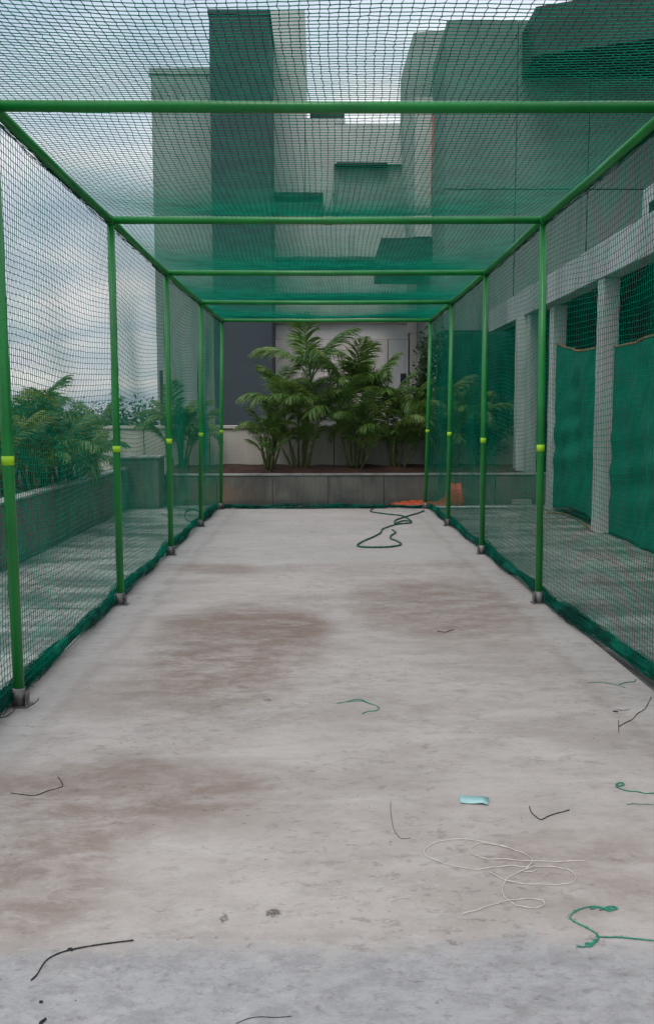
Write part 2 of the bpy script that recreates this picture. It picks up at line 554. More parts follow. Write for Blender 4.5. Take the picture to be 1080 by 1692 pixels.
M = dict(
    floor=concrete_floor(), terrace=terrace_mat(), stone=granite(), pipe=paint_green(),
    net=net_mat("green_net_thread", (0.0, 0.34, 0.215), (0.0, 0.25, 0.16), .5),
    hem=net_mat("bunched_net_thread", (0.003, 0.20, 0.13), (0.002, 0.07, 0.05), .25),
    endnet=net_mat("fine_net_thread", (0.02, 0.035, 0.03), (0.015, 0.03, 0.025)),
    tape=simple("yellow_tape", (0.40, 0.75, 0.02), (0.33, 0.62, 0.015), 8, 0.4),
    base=simple("galvanised_base", (0.24, 0.24, 0.235), (0.10, 0.09, 0.085), 14, 0.5, metal=0.3, bmp=.2),
    wire=simple("rusty_wire", (0.03, 0.025, 0.02), (0.06, 0.04, 0.03), 14, 0.6),
    slate=simple("slate_paint", (0.048, 0.062, 0.072), (0.038, 0.050, 0.060), 0.6, 0.75),
    lgrey=simple("pale_grey_render", (0.56, 0.56, 0.54), (0.45, 0.45, 0.435), 0.6, 0.85, streak=True),
    mgrey=simple("mid_grey_render", (0.32, 0.35, 0.335), (0.26, 0.285, 0.275), 0.5, 0.85, streak=True),
    blockgrey=simple("grey_block_render", (0.18, 0.22, 0.205), (0.13, 0.165, 0.152), 0.4, 0.85, streak=True),
    cream=simple("cream_render", (0.66, 0.60, 0.56), (0.54, 0.49, 0.46), 0.8, 0.85, streak=True),
    parapet=simple("parapet_render", (0.56, 0.53, 0.46), (0.42, 0.40, 0.35), 1.2, 0.85, streak=True),
    dark=simple("dark_paint_recess_shade", (0.03, 0.035, 0.035), (0.02, 0.024, 0.024), 1.0, 0.8),  # plain dark paint, also used as painted shade in the facade recesses
    darkpanel=simple("charcoal_cladding", (0.022, 0.035, 0.033), (0.015, 0.024, 0.024), 1.0, 0.6),
    white=simple("white_render", (0.44, 0.455, 0.46), (0.32, 0.34, 0.34), 1.5, 0.8, streak=True),
    column=simple("column_render", (0.50, 0.53, 0.51), (0.34, 0.37, 0.35), 2.5, 0.8, streak=True),
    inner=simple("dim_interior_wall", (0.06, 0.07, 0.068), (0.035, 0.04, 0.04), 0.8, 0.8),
    glass=simple("dark_window_glass", (0.03, 0.04, 0.045), (0.02, 0.03, 0.035), 1.0, 0.12, spec=0.8),
    red=simple("red_drain_pipe", (0.55, 0.06, 0.045), (0.45, 0.05, 0.04), 3, 0.5),
    soil=simple("red_soil", (0.075, 0.03, 0.018), (0.035, 0.018, 0.013), 6, 0.95, bmp=0.6),
    orange=simple("orange_plastic_sheet", (0.55, 0.085, 0.025), (0.40, 0.06, 0.02), 5, 0.45, bmp=.3),
    pvc=simple("white_pvc", (0.75, 0.76, 0.75), (0.6, 0.61, 0.6), 6, 0.35),
    hose=simple("dark_green_hose", (0.012, 0.10, 0.068), (0.015, 0.075, 0.05), 6, 0.4),
    gstring=simple("green_twine", (0.03, 0.30, 0.19), (0.02, 0.17, 0.11), 40, 0.6),
    pgstring=simple("pale_green_twine", (0.12, 0.42, 0.30), (0.05, 0.22, 0.15), 40, 0.6),
    black=simple("black_cord", (0.01, 0.01, 0.01), (0.02, 0.02, 0.02), 20, 0.6),
    wstring=simple("white_string", (0.70, 0.66, 0.60), (0.5, 0.46, 0.41), 30, 0.7),
    teal=simple("pale_teal_tape", (0.40, 0.62, 0.60), (0.28, 0.5, 0.49), 20, 0.4),
    twig=simple("dry_twig", (0.16, 0.09, 0.05), (0.10, 0.06, 0.035), 20, 0.8),
    rope=simple("frayed_tan_rope", (0.30, 0.19, 0.09), (0.17, 0.10, 0.05), 30, 0.9),
    cloth=cloth_mat(),
    darkcloth=simple('dark_green_sheet', (0.002, 0.055, 0.038), (0.002, 0.03, 0.022), 2.0, 0.7, spec=.2, bmp=.3),  # colour kept very dark to stand for the shaded void
    frond=leaf_mat("palm_leaf", (0.065, 0.16, 0.03), (0.13, 0.23, 0.04), (0.24, 0.29, 0.065)),
    darkleaf=leaf_mat("dark_leaf", (0.02, 0.055, 0.015), (0.035, 0.08, 0.02), (0.06, 0.10, 0.03)),
    farleaf=leaf_mat("far_leaf", (0.05, 0.09, 0.045), (0.06, 0.10, 0.05), (0.09, 0.13, 0.07)),
    cane=simple("palm_cane", (0.13, 0.15, 0.05), (0.09, 0.10, 0.04), 8, 0.6),
    ground=simple("distant_ground", (0.10, 0.11, 0.07), (0.07, 0.09, 0.05), 0.05, 0.95),
)

# ---------------------------------------------------------------- the ground and the roof terrace
ZG = -9.0
gm = MB(); gm.add([(-1500, -1500, ZG), (1500, -1500, ZG), (1500, 1500, ZG), (-1500, 1500, ZG)], [(0, 1, 2, 3)])
tag(gm.build('ground', M['ground']), kind='structure')
pd = MB(); pd.box(-5.45, 14.0, -6.0, 17.55, ZG, -0.125)
tag(pd.build('podium', M['mgrey']), kind='structure')

H = 3.05
XS = 1.78                                  # half width of the raised cage floor
fl = empty('cage_floor'); tag(fl, kind='structure')
for (y0, y1) in ((-3.0, 9.2), (9.225, 14.72)):
    b_ = MB(); b_.box(-XS, XS, y0, y1, -0.12, 0.0, 0.006)
    b_.build('concrete_bay', M['floor'], fl)

tr_ = empty('terrace_paving'); tag(tr_, kind='structure')
rows = [-3 + 1.28 * i for i in range(17)]


def paving(xs, tr=tr_):
    for i in range(len(rows) - 1):
        y0, y1 = rows[i], min(rows[i + 1], 17.4)
        if y0 > 17.3: continue
        for j in range(len(xs) - 1):
            q = MB()
            dz = rng.uniform(-0.004, 0.003)
            q.box(xs[j] + .005, xs[j + 1] - .005, y0 + .006, y1 - .006, -0.11, -0.03 + dz, 0.004)
            q.build('paving_slab', M['terrace'], tr)


paving([-5.2, -3.3, -XS - 0.001])
paving([XS + 0.001, 2.72, 3.66, 4.9, 6.2])
for i in range(12, len(rows) - 1):
    pass
q = MB(); q.box(-XS + .0, XS - .0, 14.735, 17.3, -0.11, -0.028, 0.004); q.build('paving_slab', M['terrace'], tr_)

# ---------------------------------------------------------------- cage frame
posts_px = {  # frame: (left top, left foot, right top, right foot)
    1: ((183, 366), (200, 1001), (897, 366), (889, 999)),
    2: ((275, 453), (283, 919), (802, 452), (795, 917)),
    3: ((332, 499), (332, 869), (746, 497), (739, 867)),
    4: ((367, 529), (365, 840), (711, 528), (702, 840)),
}
FR = {}
for k in range(-1, 5):
    Y = 4.67 + 2.5515 * k
    if k in posts_px:
        tl_, bl_, tr2, br_ = [np.array(p_, float) for p_ in posts_px[k]]
        TL = G(tl_[0], tl_[1], H); TR = G(tr2[0], tr2[1], H)
        BL = G(bl_[0], bl_[1], 0.0); BR = G(br_[0], br_[1], 0.0)
        yt = (TL[1] + TR[1]) / 2; yb = (BL[1] + BR[1]) / 2
        ym = (yt + yb) / 2
        TL = A(tl_[0], tl_[1], ym); TR = A(tr2[0], tr2[1], ym)
        BL = A(bl_[0], bl_[1], ym); BR = A(br_[0], br_[1], ym)
        for p_ in (TL, TR): p_[2] = H
        for p_ in (BL, BR): p_[2] = 0.0
    elif k == 0:
        ym = 4.70
        BL = G(33, 1166); BL[2] = 0; TL = A(-14, 177, 4.64); TL[2] = H + .008
        TR = A(1110, 182, 4.64); TR[2] = H + .004; BR = A(1104, 1172, 4.70); BR[2] = 0
    else:
        TL = np.array([-1.74, Y, H]); TR = np.array([1.70, Y, H]); BL = np.array([-1.69, Y, 0]); BR = np.array([1.68, Y, 0])
    FR[k] = [Vector(tuple(p_)) for p_ in (TL, BL, TR, BR)]
print({k: [tuple(round(c, 2) for c in p_) for p_ in v] for k, v in FR.items()})

PR = 0.029
cage = empty('practice_cage', (0, 8.5, 0))
tag(cage, 'long tunnel frame of green painted pipes with yellow tape bands standing on the concrete lane', 'sports cage')


def band_z(k):
    px = {0: (15, 762), 1: (192, 742), 2: (279, 729), 3: (331, 718), 4: (363, 713)}.get(k, None)
    if px is None: return 1.25
    return A(px[0], px[1], FR[k][1].y)[2]


for k in range(-1, 5):
    for (ti, bi, sgn) in ((0, 1, -1), (2, 3, 1)):
        T, B = FR[k][ti], FR[k][bi]
        pm = MB(); pm.tube([B + (T - B) * 0.03, B + (T - B) * 0.5, T], PR, 14)
        po = pm.build('post', M['pipe'], cage)
        zb = band_z(k); u = zb / H
        c_ = B + (T - B) * u; dv = (T - B).normalized()
        hb = rng.uniform(.022, .029); tw_ = Vector((rng.uniform(-.003, .003), rng.uniform(-.003, .003), 0))
        tb = MB(); tb.tube([c_ - dv * hb - tw_ * .2, c_ + dv * hb + tw_ * .2], PR + .0026, 16)
        tb.build('tape_band', M['tape'], po)
        sl = MB(); sl.tube([B + dv * 0.003, B + dv * 0.10], PR + .004, 14)
        # two upstands of the bent foot bracket and its floor plate
        sl.box(B.x - .045, B.x - .039, B.y - .03, B.y + .03, 0.004, 0.085)
        sl.box(B.x + .039, B.x + .045, B.y - .03, B.y + .03, 0.004, 0.07)
        sl.build('foot_sleeve', M['base'], po)
        pl = MB(); pl.box(B.x - .06, B.x + .06, B.y - .05, B.y + .05, -0.002, 0.005, 0.002)
        for sx in (-1, 1):
            pl.tube([(B.x + sx * .05, B.y - .038, .003), (B.x + sx * .05, B.y - .038, .014)], .006, 6)
        pl.build('foot_plate', M['base'], po)
    T1, T2 = FR[k][0], FR[k][2]
    mid = (T1 + T2) / 2 - Vector((0, 0, 0.006))
    cb = MB(); cb.tube([T1, mid, T2], PR, 14); cb.build('crossbar', M['pipe'], cage)
    for T in (T1, T2):
        jn = MB(); jn.tube([T + Vector((0, -.045, 0)), T + Vector((0, .045, 0))], PR + .006, 14)
        jn.build('rail_coupling', M['pipe'], cage)
for (ti) in (0, 2):
    for k in range(-1, 4):
        a, b2 = FR[k][ti], FR[k + 1][ti]
        rl = MB(); rl.tube([a, (a + b2) / 2 - Vector((0, 0, .008)), b2], PR - .001, 12)
        rl.build('top_rail', M['pipe'], cage)

# ---------------------------------------------------------------- nets: every thread is a real strand
fy = [FR[k][0].y for k in range(-1, 5)]


def interp_frames(Y, idx, comp):
    return np.interp(Y, [FR[k][idx].y for k in range(-1, 5)], [getattr(FR[k][idx], comp) for k in range(-1, 5)])


def bay(Y):
    """0..1 position inside the bay and the bay number"""
    b = np.clip(np.searchsorted(fy, Y, side='right') - 1, 0, len(fy) - 2)
    f0 = np.array(fy)[b]; f1 = np.array(fy)[b + 1]
    return np.clip((Y - f0) / (f1 - f0), 0, 1), b


def wav(a, b, seed, amp=1.0, n=7, fmin=.3, fmax=2.2):
    g = np.random.default_rng(seed)
    o = np.zeros(np.broadcast(a, b).shape)
    for _ in range(n):
        fa, fb = g.uniform(-fmax, fmax, 2)
        ph = g.uniform(0, 6.28)
        o = o + np.sin(fa * a * 2 + fb * b * 2 + ph) / n ** .5
    return o * amp


def strands(P, n1, r):
    """P: (S,N,3) strands, n1 = (S,N,3) or fixed side vector; returns verts, faces of 3-sided tubes"""
    S_, N_, _ = P.shape
    d = np.gradient(P, axis=1)
    d /= np.linalg.norm(d, axis=2, keepdims=True) + 1e-9
    u = np.cross(d, n1); u /= np.linalg.norm(u, axis=2, keepdims=True) + 1e-9
    w = np.cross(d, u)
    V = []
    for k in range(3):
        an = 2 * math.pi * k / 3 + .5
        V.append(P + (u * math.cos(an) + w * math.sin(an)) * r)
    V = np.stack(V, 2)                       # S,N,3sides,3
    base = (np.arange(S_)[:, None, None] * N_ + np.arange(N_ - 1)[None, :, None]) * 3
    k = np.arange(3)[None, None, :]; k2 = (k + 1) % 3
    f = np.stack([base + k, base + k2, base + 3 + k2, base + 3 + k], -1).reshape(-1, 4)
    return V.reshape(-1, 3), f


def np_mesh(name, parts, mat, parent=None):
    vs = []; fs = []; b = 0
    for v, f in parts:
        vs.append(v); fs.append(f + b); b += len(v)
    v = np.concatenate(vs).astype(np.float32); f = np.concatenate(fs).astype(np.int32)
    me = bpy.data.meshes.new(name)
    me.vertices.add(len(v)); me.vertices.foreach_set('co', v.ravel())
    me.loops.add(f.size); me.loops.foreach_set('vertex_index', f.ravel())
    me.polygons.add(len(f))
    me.polygons.foreach_set('loop_start', np.arange(0, f.size, 4, dtype=np.int32))
    me.polygons.foreach_set('use_smooth', np.ones(len(f), dtype=bool))
    me.materials.append(mat)
    me.update(calc_edges=True)
    me.validate()
    return put(name, me, None, parent)


def knots(P, r_=0.0036):
    """a small lump of twine at every crossing"""
    p = P.reshape(-1, 3)
    c = np.array([(x, y, z) for z in (-1, 1) for y in (-1, 1) for x in (-1, 1)], float) * .62
    s_ = r_ * nrng.uniform(.7, 1.15, (len(p), 1, 3))
    v = (p[:, None, :] + c[None] * s_).reshape(-1, 3)
    q_ = np.array([(0, 2, 3, 1), (4, 5, 7, 6), (0, 1, 5, 4), (2, 6, 7, 3), (0, 4, 6, 2), (1, 3, 7, 5)])
    return v, (np.arange(len(p))[:, None, None] * 8 + q_[None]).reshape(-1, 4)


CELL = 0.038
YN0, YN1 = 1.6, FR[4][0].y + 0.01
THR = 0.00165


def side_net(sgn, label, seed):
    ti, bi = (0, 1) if sgn < 0 else (2, 3)
    ys = np.arange(YN0, YN1, CELL); zs = np.arange(0.03, H + .02, CELL)
    Y, Z = np.meshgrid(ys, zs, indexing='ij')
    i, j = np.meshgrid(np.arange(len(ys)), np.arange(len(zs)), indexing='ij')
    t_, b_ = bay(Y)
    h = Z / H
    sag = np.sin(np.pi * t_) * (0.035 + .05 * (1 - h)) * (1 + .35 * np.sin(b_ * 2.3 + seed)) * np.clip(1.15 - h, 0, 1) ** .4
    sag = sag * np.clip(h * 4, 0.0, 1)
    Yd = Y + wav(Y, Z, seed, 0.020, fmax=1.6) * np.clip((1 - h) * 5, 0, 1) + ((-1.0) ** (i + j)) * .003 + nrng.normal(0, .0018, Y.shape)
    Zd = Z - sag + wav(Y, Z, seed + 1, 0.022, fmax=2.4) * np.clip((1 - h) * 5, 0, 1) * np.clip(h * 6, 0, 1) + nrng.normal(0, .0016, Y.shape)
    xt = interp_frames(Y, ti, 'x'); xb = interp_frames(Y, bi, 'x')
    X = xb + (xt - xb) * h + sgn * (0.034 + np.sin(np.pi * t_) * np.sin(np.pi * np.clip(h, 0, 1)) * 0.05) + wav(Y, Z, seed + 2, 0.014, fmax=2.5) * np.sin(np.pi * np.clip(h, 0, 1))
    P = np.stack([X, Yd, Zd], -1)
    n1 = np.array([1.0, 0, 0])
    o = np_mesh('cage_net', [strands(P, n1, THR * 1.25), strands(P.transpose(1, 0, 2), n1, THR * 1.25), knots(P[ys < 6.2])], M['net'])
    tag(o, label, 'net', 'green nets of the practice cage')
    return o


def roof_net():
    xs_n = int(3.46 / CELL)
    ys = np.arange(YN0, YN1, CELL * .92)
    U, Y = np.meshgrid(np.linspace(0, 1, xs_n), ys, indexing='ij')
    i, j = np.meshgrid(np.arange(xs_n), np.arange(len(ys)), indexing='ij')
    t_, b_ = bay(Y)
    xl = interp_frames(Y, 0, 'x') - .03; xr = interp_frames(Y, 2, 'x') + .03
    e_ = np.sin(np.pi * U) ** .6
    sag = np.sin(np.pi * t_) * 0.075 * e_ * (1 + .3 * np.sin(b_ * 1.7))
    X = xl + (xr - xl) * U + wav(U * 3.4, Y, 31, 0.020, fmax=1.7) * np.clip(e_ * 1.5, 0, 1) + ((-1.0) ** (i + j)) * .002 + nrng.normal(0, .0018, Y.shape)
    Yd = Y + wav(U * 3.4, Y, 32, 0.022, fmax=1.8) + nrng.normal(0, .0018, Y.shape)
    Z = H + 0.034 - sag + wav(U * 3.4, Y, 33, 0.010, fmax=2.2) * np.sin(np.pi * t_) * e_
    P = np.stack([X, Yd, Z], -1)
    n1 = np.array([0, 0, 1.0])
    o = np_mesh('cage_net', [strands(P, n1, THR * 1.1), strands(P.transpose(1, 0, 2), n1, THR * 1.35), knots(P[:, ys < 5.6])], M['net'])
    tag(o, 'green roof net sagging between the crossbars over the concrete lane', 'net', 'green nets of the practice cage')
    return o


def end_net():
    Ye = FR[4][0].y + .035
    xs_ = np.arange(FR[4][1].x, FR[4][3].x + .01, 0.034); zs = np.arange(0.03, H, 0.034)
    X, Z = np.meshgrid(xs_, zs, indexing='ij')
    Y = Ye + wav(X, Z, 51, .012)
    P = np.stack([X + wav(X, Z, 52, .012), Y, Z + wav(X, Z, 53, .014)], -1)
    n1 = np.array([0, 1.0, 0])
    o = np_mesh('cage_net', [strands(P, n1, .00065), strands(P.transpose(1, 0, 2), n1, .00065)], M['endnet'])
    tag(o, 'thin dark end net closing the far end of the cage in front of the palms', 'net', 'green nets of the practice cage')
    return o


def bundle(path, rx, rz, n, r, seed, loose=0.0, flat=True):
    """strands wandering in a bundle along a path (m,3) -> verts/faces"""
    g = np.random.default_rng(seed)
    m_ = len(path)
    d = np.gradient(path, axis=0); d /= np.linalg.norm(d, axis=1, keepdims=True) + 1e-9
    side = np.cross(d, [0, 0, 1.0]); side /= np.linalg.norm(side, axis=1, keepdims=True) + 1e-9
    s_ = np.concatenate([[0], np.cumsum(np.linalg.norm(np.diff(path, axis=0), axis=1))])
    P = []
    for k in range(n):
        th0 = g.uniform(0, 6.28); rad0 = g.uniform(0.25, 1.0)
        th = th0 + sum(np.sin(s_ * g.uniform(1, 9) + g.uniform(0, 6)) * g.uniform(.2, .7) for _ in range(4))
        rad = rad0 * (.75 + .3 * np.sin(s_ * g.uniform(3, 14) + g.uniform(0, 6)) + loose * np.maximum(0, np.sin(s_ * g.uniform(2, 6) + g.uniform(0, 6))) ** 6)
        lump = 1 + .25 * np.sin(s_ * 2.1 + seed) + .18 * np.sin(s_ * 5.3 + 1)
        P.append(path + side * (np.cos(th) * rad * rx * lump)[:, None] + np.array([0, 0, 1.0]) * (np.sin(th) * rad * rz * lump)[:, None])
    P = np.array(P)
    return strands(P, np.array([0.3, 0.2, 1.0]), r)


nl = side_net(-1, 'green side net on the side of the cage that faces the low planter wall', 3)
nr = side_net(1, 'green side net on the side of the cage that faces the building with columns', 11)
rn = roof_net()
en = end_net()
for (o_, bi, sgn) in ((nl, 1, -1), (nr, 3, 1)):
    yy = np.arange(YN0, FR[4][1].y, 0.035)
    xx = interp_frames(yy, bi, 'x') + sgn * (0.062 + 0.012 * np.sin(yy * 2.7))
    path = np.stack([xx, yy, np.full_like(yy, 0.056) + .01 * np.sin(yy * 3.3)], -1)
    core = MB(); core.tube([p_ for p_ in path[::3]], [0.030 + .008 * math.sin(p_[1] * 6) for p_ in path[::3]], 8)
    vc = np.array(core.v); fc = np.array([f for f in core.f if len(f) == 4])
    np_mesh('gathered_hem', [(vc, fc), bundle(path, 0.044, 0.056, 120, 0.0020, 7 + bi, .25)], M['hem'], o_)
    # lacing under the top rail
    ti = 0 if sgn < 0 else 2
    xx = interp_frames(yy, ti, 'x') + sgn * 0.022
    path = np.stack([xx, yy, np.full_like(yy, H - 0.028)], -1)
    np_mesh('rail_lacing', [bundle(path, 0.022, 0.022, 12, 0.0018, 70 + bi, .6)], M['hem'], o_)
# end hem lies on the ground behind the slab
xx = np.arange(FR[4][1].x, FR[4][3].x, .03)
path = np.stack([xx, np.full_like(xx, FR[4][1].y + .07) + .02 * np.sin(xx * 3), np.full_like(xx, .03) + .008 * np.sin(xx * 7)], -1)
np_mesh('gathered_hem', [bundle(path, .05, .045, 60, .0024, 99, .6)], M['hem'], en)
# loop of slack net at the foot of the far posts on the planter side
c0 = np.array(A(318, 858, FR[3][1].y + .4))
th = np.linspace(0, 2 * math.pi, 40)
path = np.stack([c0[0] + .11 * np.cos(th), np.full_like(th, c0[1]), 0.11 + .09 * np.sin(th)], -1)
np_mesh('slack_loop', [bundle(path, .014, .014, 14, .002, 5, .3)], M['hem'], nl)

# thin wire loops around the nearest post foot
B0 = FR[0][1]
wl = MB()
for (dx_, dy_, rx_, z_) in ((0.01, -.02, .095, .02), (-.06, -.14, .08, .006)):
    pts = [(B0.x + dx_ + rx_ * math.cos(a), B0.y + dy_ + rx_ * .75 * math.sin(a), z_ + .012 * math.sin(a * 2 + 1) + .008) for a in np.linspace(2.6, 6.6, 24)]
    wl.tube(pts, .0028, 5)
tag(wl.build('wire_loop', M['wire']), 'thin dark wire looped around the foot of the nearest green post', 'wire')

# ---------------------------------------------------------------- planters and parapet
PY = 15.62     # front face of the rear planter


def stone_run(parent, x0, x1, y0, y1, ztop, along='x', n=6, t=0.14):
    """a low wall of upright stone panels with a coping on top"""
    a0, a1 = (x0, x1) if along == 'x' else (y0, y1)
    for k in range(n):
        p0 = a0 + (a1 - a0) * k / n + .003; p1 = a0 + (a1 - a0) * (k + 1) / n - .003
        jx = rng.uniform(-.003, .003)
        b_ = MB()
        if along == 'x': b_.box(p0, p1, y0 + jx, y1 + jx, -.03, ztop - .035, .004)
        else: b_.box(x0 + jx, x1 + jx, p0, p1, -.03, ztop - .035, .004)
        b_.build('stone_panel', M['stone'], parent)
    for k in range(max(2, n // 2)):
        nn = max(2, n // 2)
        p0 = a0 + (a1 - a0) * k / nn + .002; p1 = a0 + (a1 - a0) * (k + 1) / nn - .002
        b_ = MB()
        if along == 'x': b_.box(p0, p1, y0 - .02, y1 + .02, ztop - .032, ztop, .005)
        else: b_.box(x0 - .02, x1 + .02, p0, p1, ztop - .032, ztop, .005)
        b_.build('coping_slab', M['coping'], parent)


M['coping'] = simple("coping_stone", (0.34, 0.34, 0.31), (0.2, 0.2, 0.19), 5, 0.6)
zt = A(450, 783, PY)[2]
rp = empty('rear_planter', (0, PY, 0)); tag(rp, 'long low grey stone planter behind the cage with rusty stains at one end', 'planter')
stone_run(rp, A(266, 800, PY)[0], 3.95, PY, PY + .14, zt, 'x', 7)


def mound(name, x0, x1, y0, y1, z, hgt, parent, seed):
    a, b = np.meshgrid(np.linspace(x0, x1, 40), np.linspace(y0, y1, 14), indexing='ij')
    u = (a - x0) / (x1 - x0); v = (b - y0) / (y1 - y0)
    zz = z + hgt * np.minimum(1, np.minimum(v * 2.5, 1)) + wav(a * 2, b * 2, seed, .02)
    return grid_mesh(name, np.stack([a, b, zz], -1), M['soil'], parent)


mound('soil', A(266, 800, PY)[0] + .02, 3.94, PY + .13, 17.28, zt - .06, .12, rp, 3)

bx0, bx1 = A(188, 800, 15.05)[0], A(263, 800, 15.05)[0]
ep = empty('end_pier', (bx0, 15.05, 0)); tag(ep, 'squat grey stone pier taller than the planters, where the two planters meet', 'stone pier')
zb_ = A(230, 754, 15.05)[2]
e1 = MB(); e1.box(bx0, bx1, 15.05, 15.6, -.03, zb_ - .04, .006); e1.build('stone_block', M['stone'], ep)
e1 = MB(); e1.box(bx0 - .03, bx1 + .03, 15.02, 15.6, zb_ - .038, zb_, .006); e1.build('coping_slab', M['coping'], ep)

XL = -3.28
zl = XP(110, 800, XL)[2]
lp = empty('side_planter', (XL, 10, 0)); tag(lp, 'low grey stone planter running alongside the cage with palms hanging over it', 'planter')
stone_run(lp, XL - .14, XL, 6.0, 15.0, zl, 'y', 10)
mound('soil', -5.05, XL - .13, 6.0, 15.6, zl - .1, .02, lp, 9)
q = MB(); q.box(-5.05, XL - .0, 5.86, 5.99, -.03, zl - .035, .004); q.build('stone_panel', M['stone'], lp)

pz = A(400, 703, 17.3)[2]
pa = empty('parapet_wall', (0, 17.3, 0)); tag(pa, 'pale cream parapet wall behind the palms at the edge of the terrace', 'wall')
px_j = [-5.2, A(238, 720, 17.3)[0], A(346, 720, 17.3)[0], A(440, 720, 17.3)[0], 0.2, 1.4, 2.6, 4.0]
for k in range(len(px_j) - 1):
    b_ = MB(); b_.box(px_j[k] + .008, px_j[k + 1] - .008, 17.3, 17.5, -.12, pz - .06, .004); b_.build('wall_panel', M['parapet'], pa)
b_ = MB(); b_.box(-5.2, 4.0, 17.36, 17.44, -.12, pz - .07); b_.build('joint_filler', M['dark'], pa)
b_ = MB(); b_.box(-5.25, 4.0, 17.26, 17.54, pz - .058, pz, .006); b_.build('coping', M['parapet'], pa)
pb = empty('side_parapet_wall', (-5.2, 10, 0)); tag(pb, 'pale cream parapet wall along the side of the terrace behind the hanging palms', 'wall')
for k in range(6):
    y0 = 4.0 + k * 2.2
    b_ = MB(); b_.box(-5.4, -5.22, y0 + .008, min(y0 + 2.2, 17.24) - .008, -.12, pz - .06, .004); b_.build('wall_panel', M['parapet'], pb)
b_ = MB(); b_.box(-5.36, -5.26, 4.0, 17.2, -.12, pz - .07); b_.build('joint_filler', M['dark'], pb)
b_ = MB(); b_.box(-5.44, -5.18, 4.0, 17.24, pz - .058, pz - .001, .006); b_.build('coping', M['parapet'], pb)

# ---------------------------------------------------------------- buildings beyond


def pb_(mb, x0, y0, x1, y1, Y, d, b=0.0):
    """box whose front face at distance Y fills the surveyed outline and which is d deep"""
    a = A(x0, y1, Y); c = A(x1, y0, Y)
    return mb.box(a[0], c[0], Y, Y + d, a[2], c[2], b)


# dark slate tower
tw = empty('slate_tower', (-1.9, 24, ZG)); tag(tw, 'tall dark slate grey lift tower rising behind the palms', 'tower')
a = A(345, 16, 24); c = A(444.5, 16, 24)
b_ = MB(); b_.box(a[0], c[0], 24, 28, ZG, a[2] - .12); b_.build('wall', M['slate'], tw)
b_ = MB(); b_.box(a[0] - .03, c[0] + .03, 23.97, 28.03, a[2] - .118, a[2]); b_.build('roof_coping', M['slate'], tw)

# grey slab building left of it
sb_ = empty('grey_slab_building', (-3.6, 24.6, ZG)); tag(sb_, 'plain mid grey slab building, shorter, beside the dark slate tower', 'building')
a = A(249, 113, 24.6); c = A(345, 113, 24.0)
b_ = MB(); b_.box(a[0], c[0] - .01, 24.6, 30, ZG, a[2] - .15); b_.build('wall', M['mgrey'], sb_)
b_ = MB(); b_.box(a[0] - .04, c[0] - .035, 24.56, 30.04, a[2] - .148, a[2]); b_.build('roof_coping', M['mgrey'], sb_)
pole = MB(); p0 = A(268, 690, 23); p1 = A(266, 612, 23)
pole.tube([(p0[0], 23, ZG), (p0[0], 23, p1[2])], .045, 8); tag(pole.build('flag_pole', M['dark']), 'thin dark pole standing in front of the grey slab building', 'pole')

# pale banded building in the middle
YB = 26.0
mbd = empty('banded_building', (1.0, YB, ZG)); tag(mbd, 'pale grey building with dark balcony bands between the slate tower and the big grey block', 'building')
xl_ = A(444.5, 300, 24)[0] / 24 * YB


def facade(name, mat, x0, y0, x1, y1, d=0.0, depth=.5, b=0.0):
    m_ = MB(); pb_(m_, x0, y0, x1, y1, YB - d, depth + d, b); return m_.build(name, mat, mbd)


facade('stair_tower', M['lgrey'], 440, 16, 503.5, 318, 0.0, 4)
facade('wall', M['lgrey'], 503.6, 204, 552, 318, 0.0, 4)
facade('wall', M['lgrey'], 552.1, 204, 668, 271, -0.02, 4)
facade('parapet', M['lgrey'], 504, 195, 570, 203.8, 0.0, 3)
facade('roof_tank', M['dark'], 512, 187, 569, 194.8, -1.0, 1.5)
facade('ledge', M['dark'], 556, 268, 640, 272.5, 0.16, .3)  # dark colour stands in for the thin line of shading at the ledge
facade('wall', M['mgrey'], 550, 271.2, 676, 366, -0.15, 3.5)
fo = facade('vent', M['dark'], 656, 291, 667, 303, -0.2, .2, .03)
# recess with a dark top
facade('wall', M['lgrey'], 534, 318.2, 549.8, 372, 0.0, 4)
facade('recess_back', M['cream'], 440, 318.4, 534, 372, -0.7, 1.0)
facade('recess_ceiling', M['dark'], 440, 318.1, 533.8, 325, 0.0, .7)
facade('wall', M['lgrey'], 440, 366.3, 672, 424, 0.0, 4)
facade('balcony_opening', M['dark'], 440, 424.2, 719, 454, -0.6, 3)  # recess closed by a dark wall, its shade put into the colour
facade('balcony_parapet', M['lgrey'], 440, 454.2, 672, 484, 0.05, 3)
facade('balcony_opening', M['dark'], 440, 484.2, 672, 503, -0.5, 3)  # recess shade painted dark here as well
facade('balcony_parapet', M['cream'], 440, 503.2, 672, 533, 0.05, 3)
facade('balcony_opening', M['lgrey'], 440, 533.2, 674, 561, -0.12, 3)
facade('balcony_parapet', M['cream'], 440, 561.2, 640, 640, 0.05, 3)
facade('wall', M['lgrey'], 640.1, 561.2, 674, 760, 0.02, 3)
facade('wall', M['cream'], 440, 640.2, 640, 1100, 0.03, 3)
facade('canopy_slab', M['mgrey'], 470, 626, 552, 632, 1.6, 1.6)
w_ = facade('window', M['glass'], 661, 617, 671, 634, 0.03, .04)
# cream pier with a joint and drain pipe
facade('pier', M['cream'], 674.1, 550.5, 716, 1100, 0.3, 3)
facade('pier', M['cream'], 674.1, 440, 716, 550, 0.3, 3)

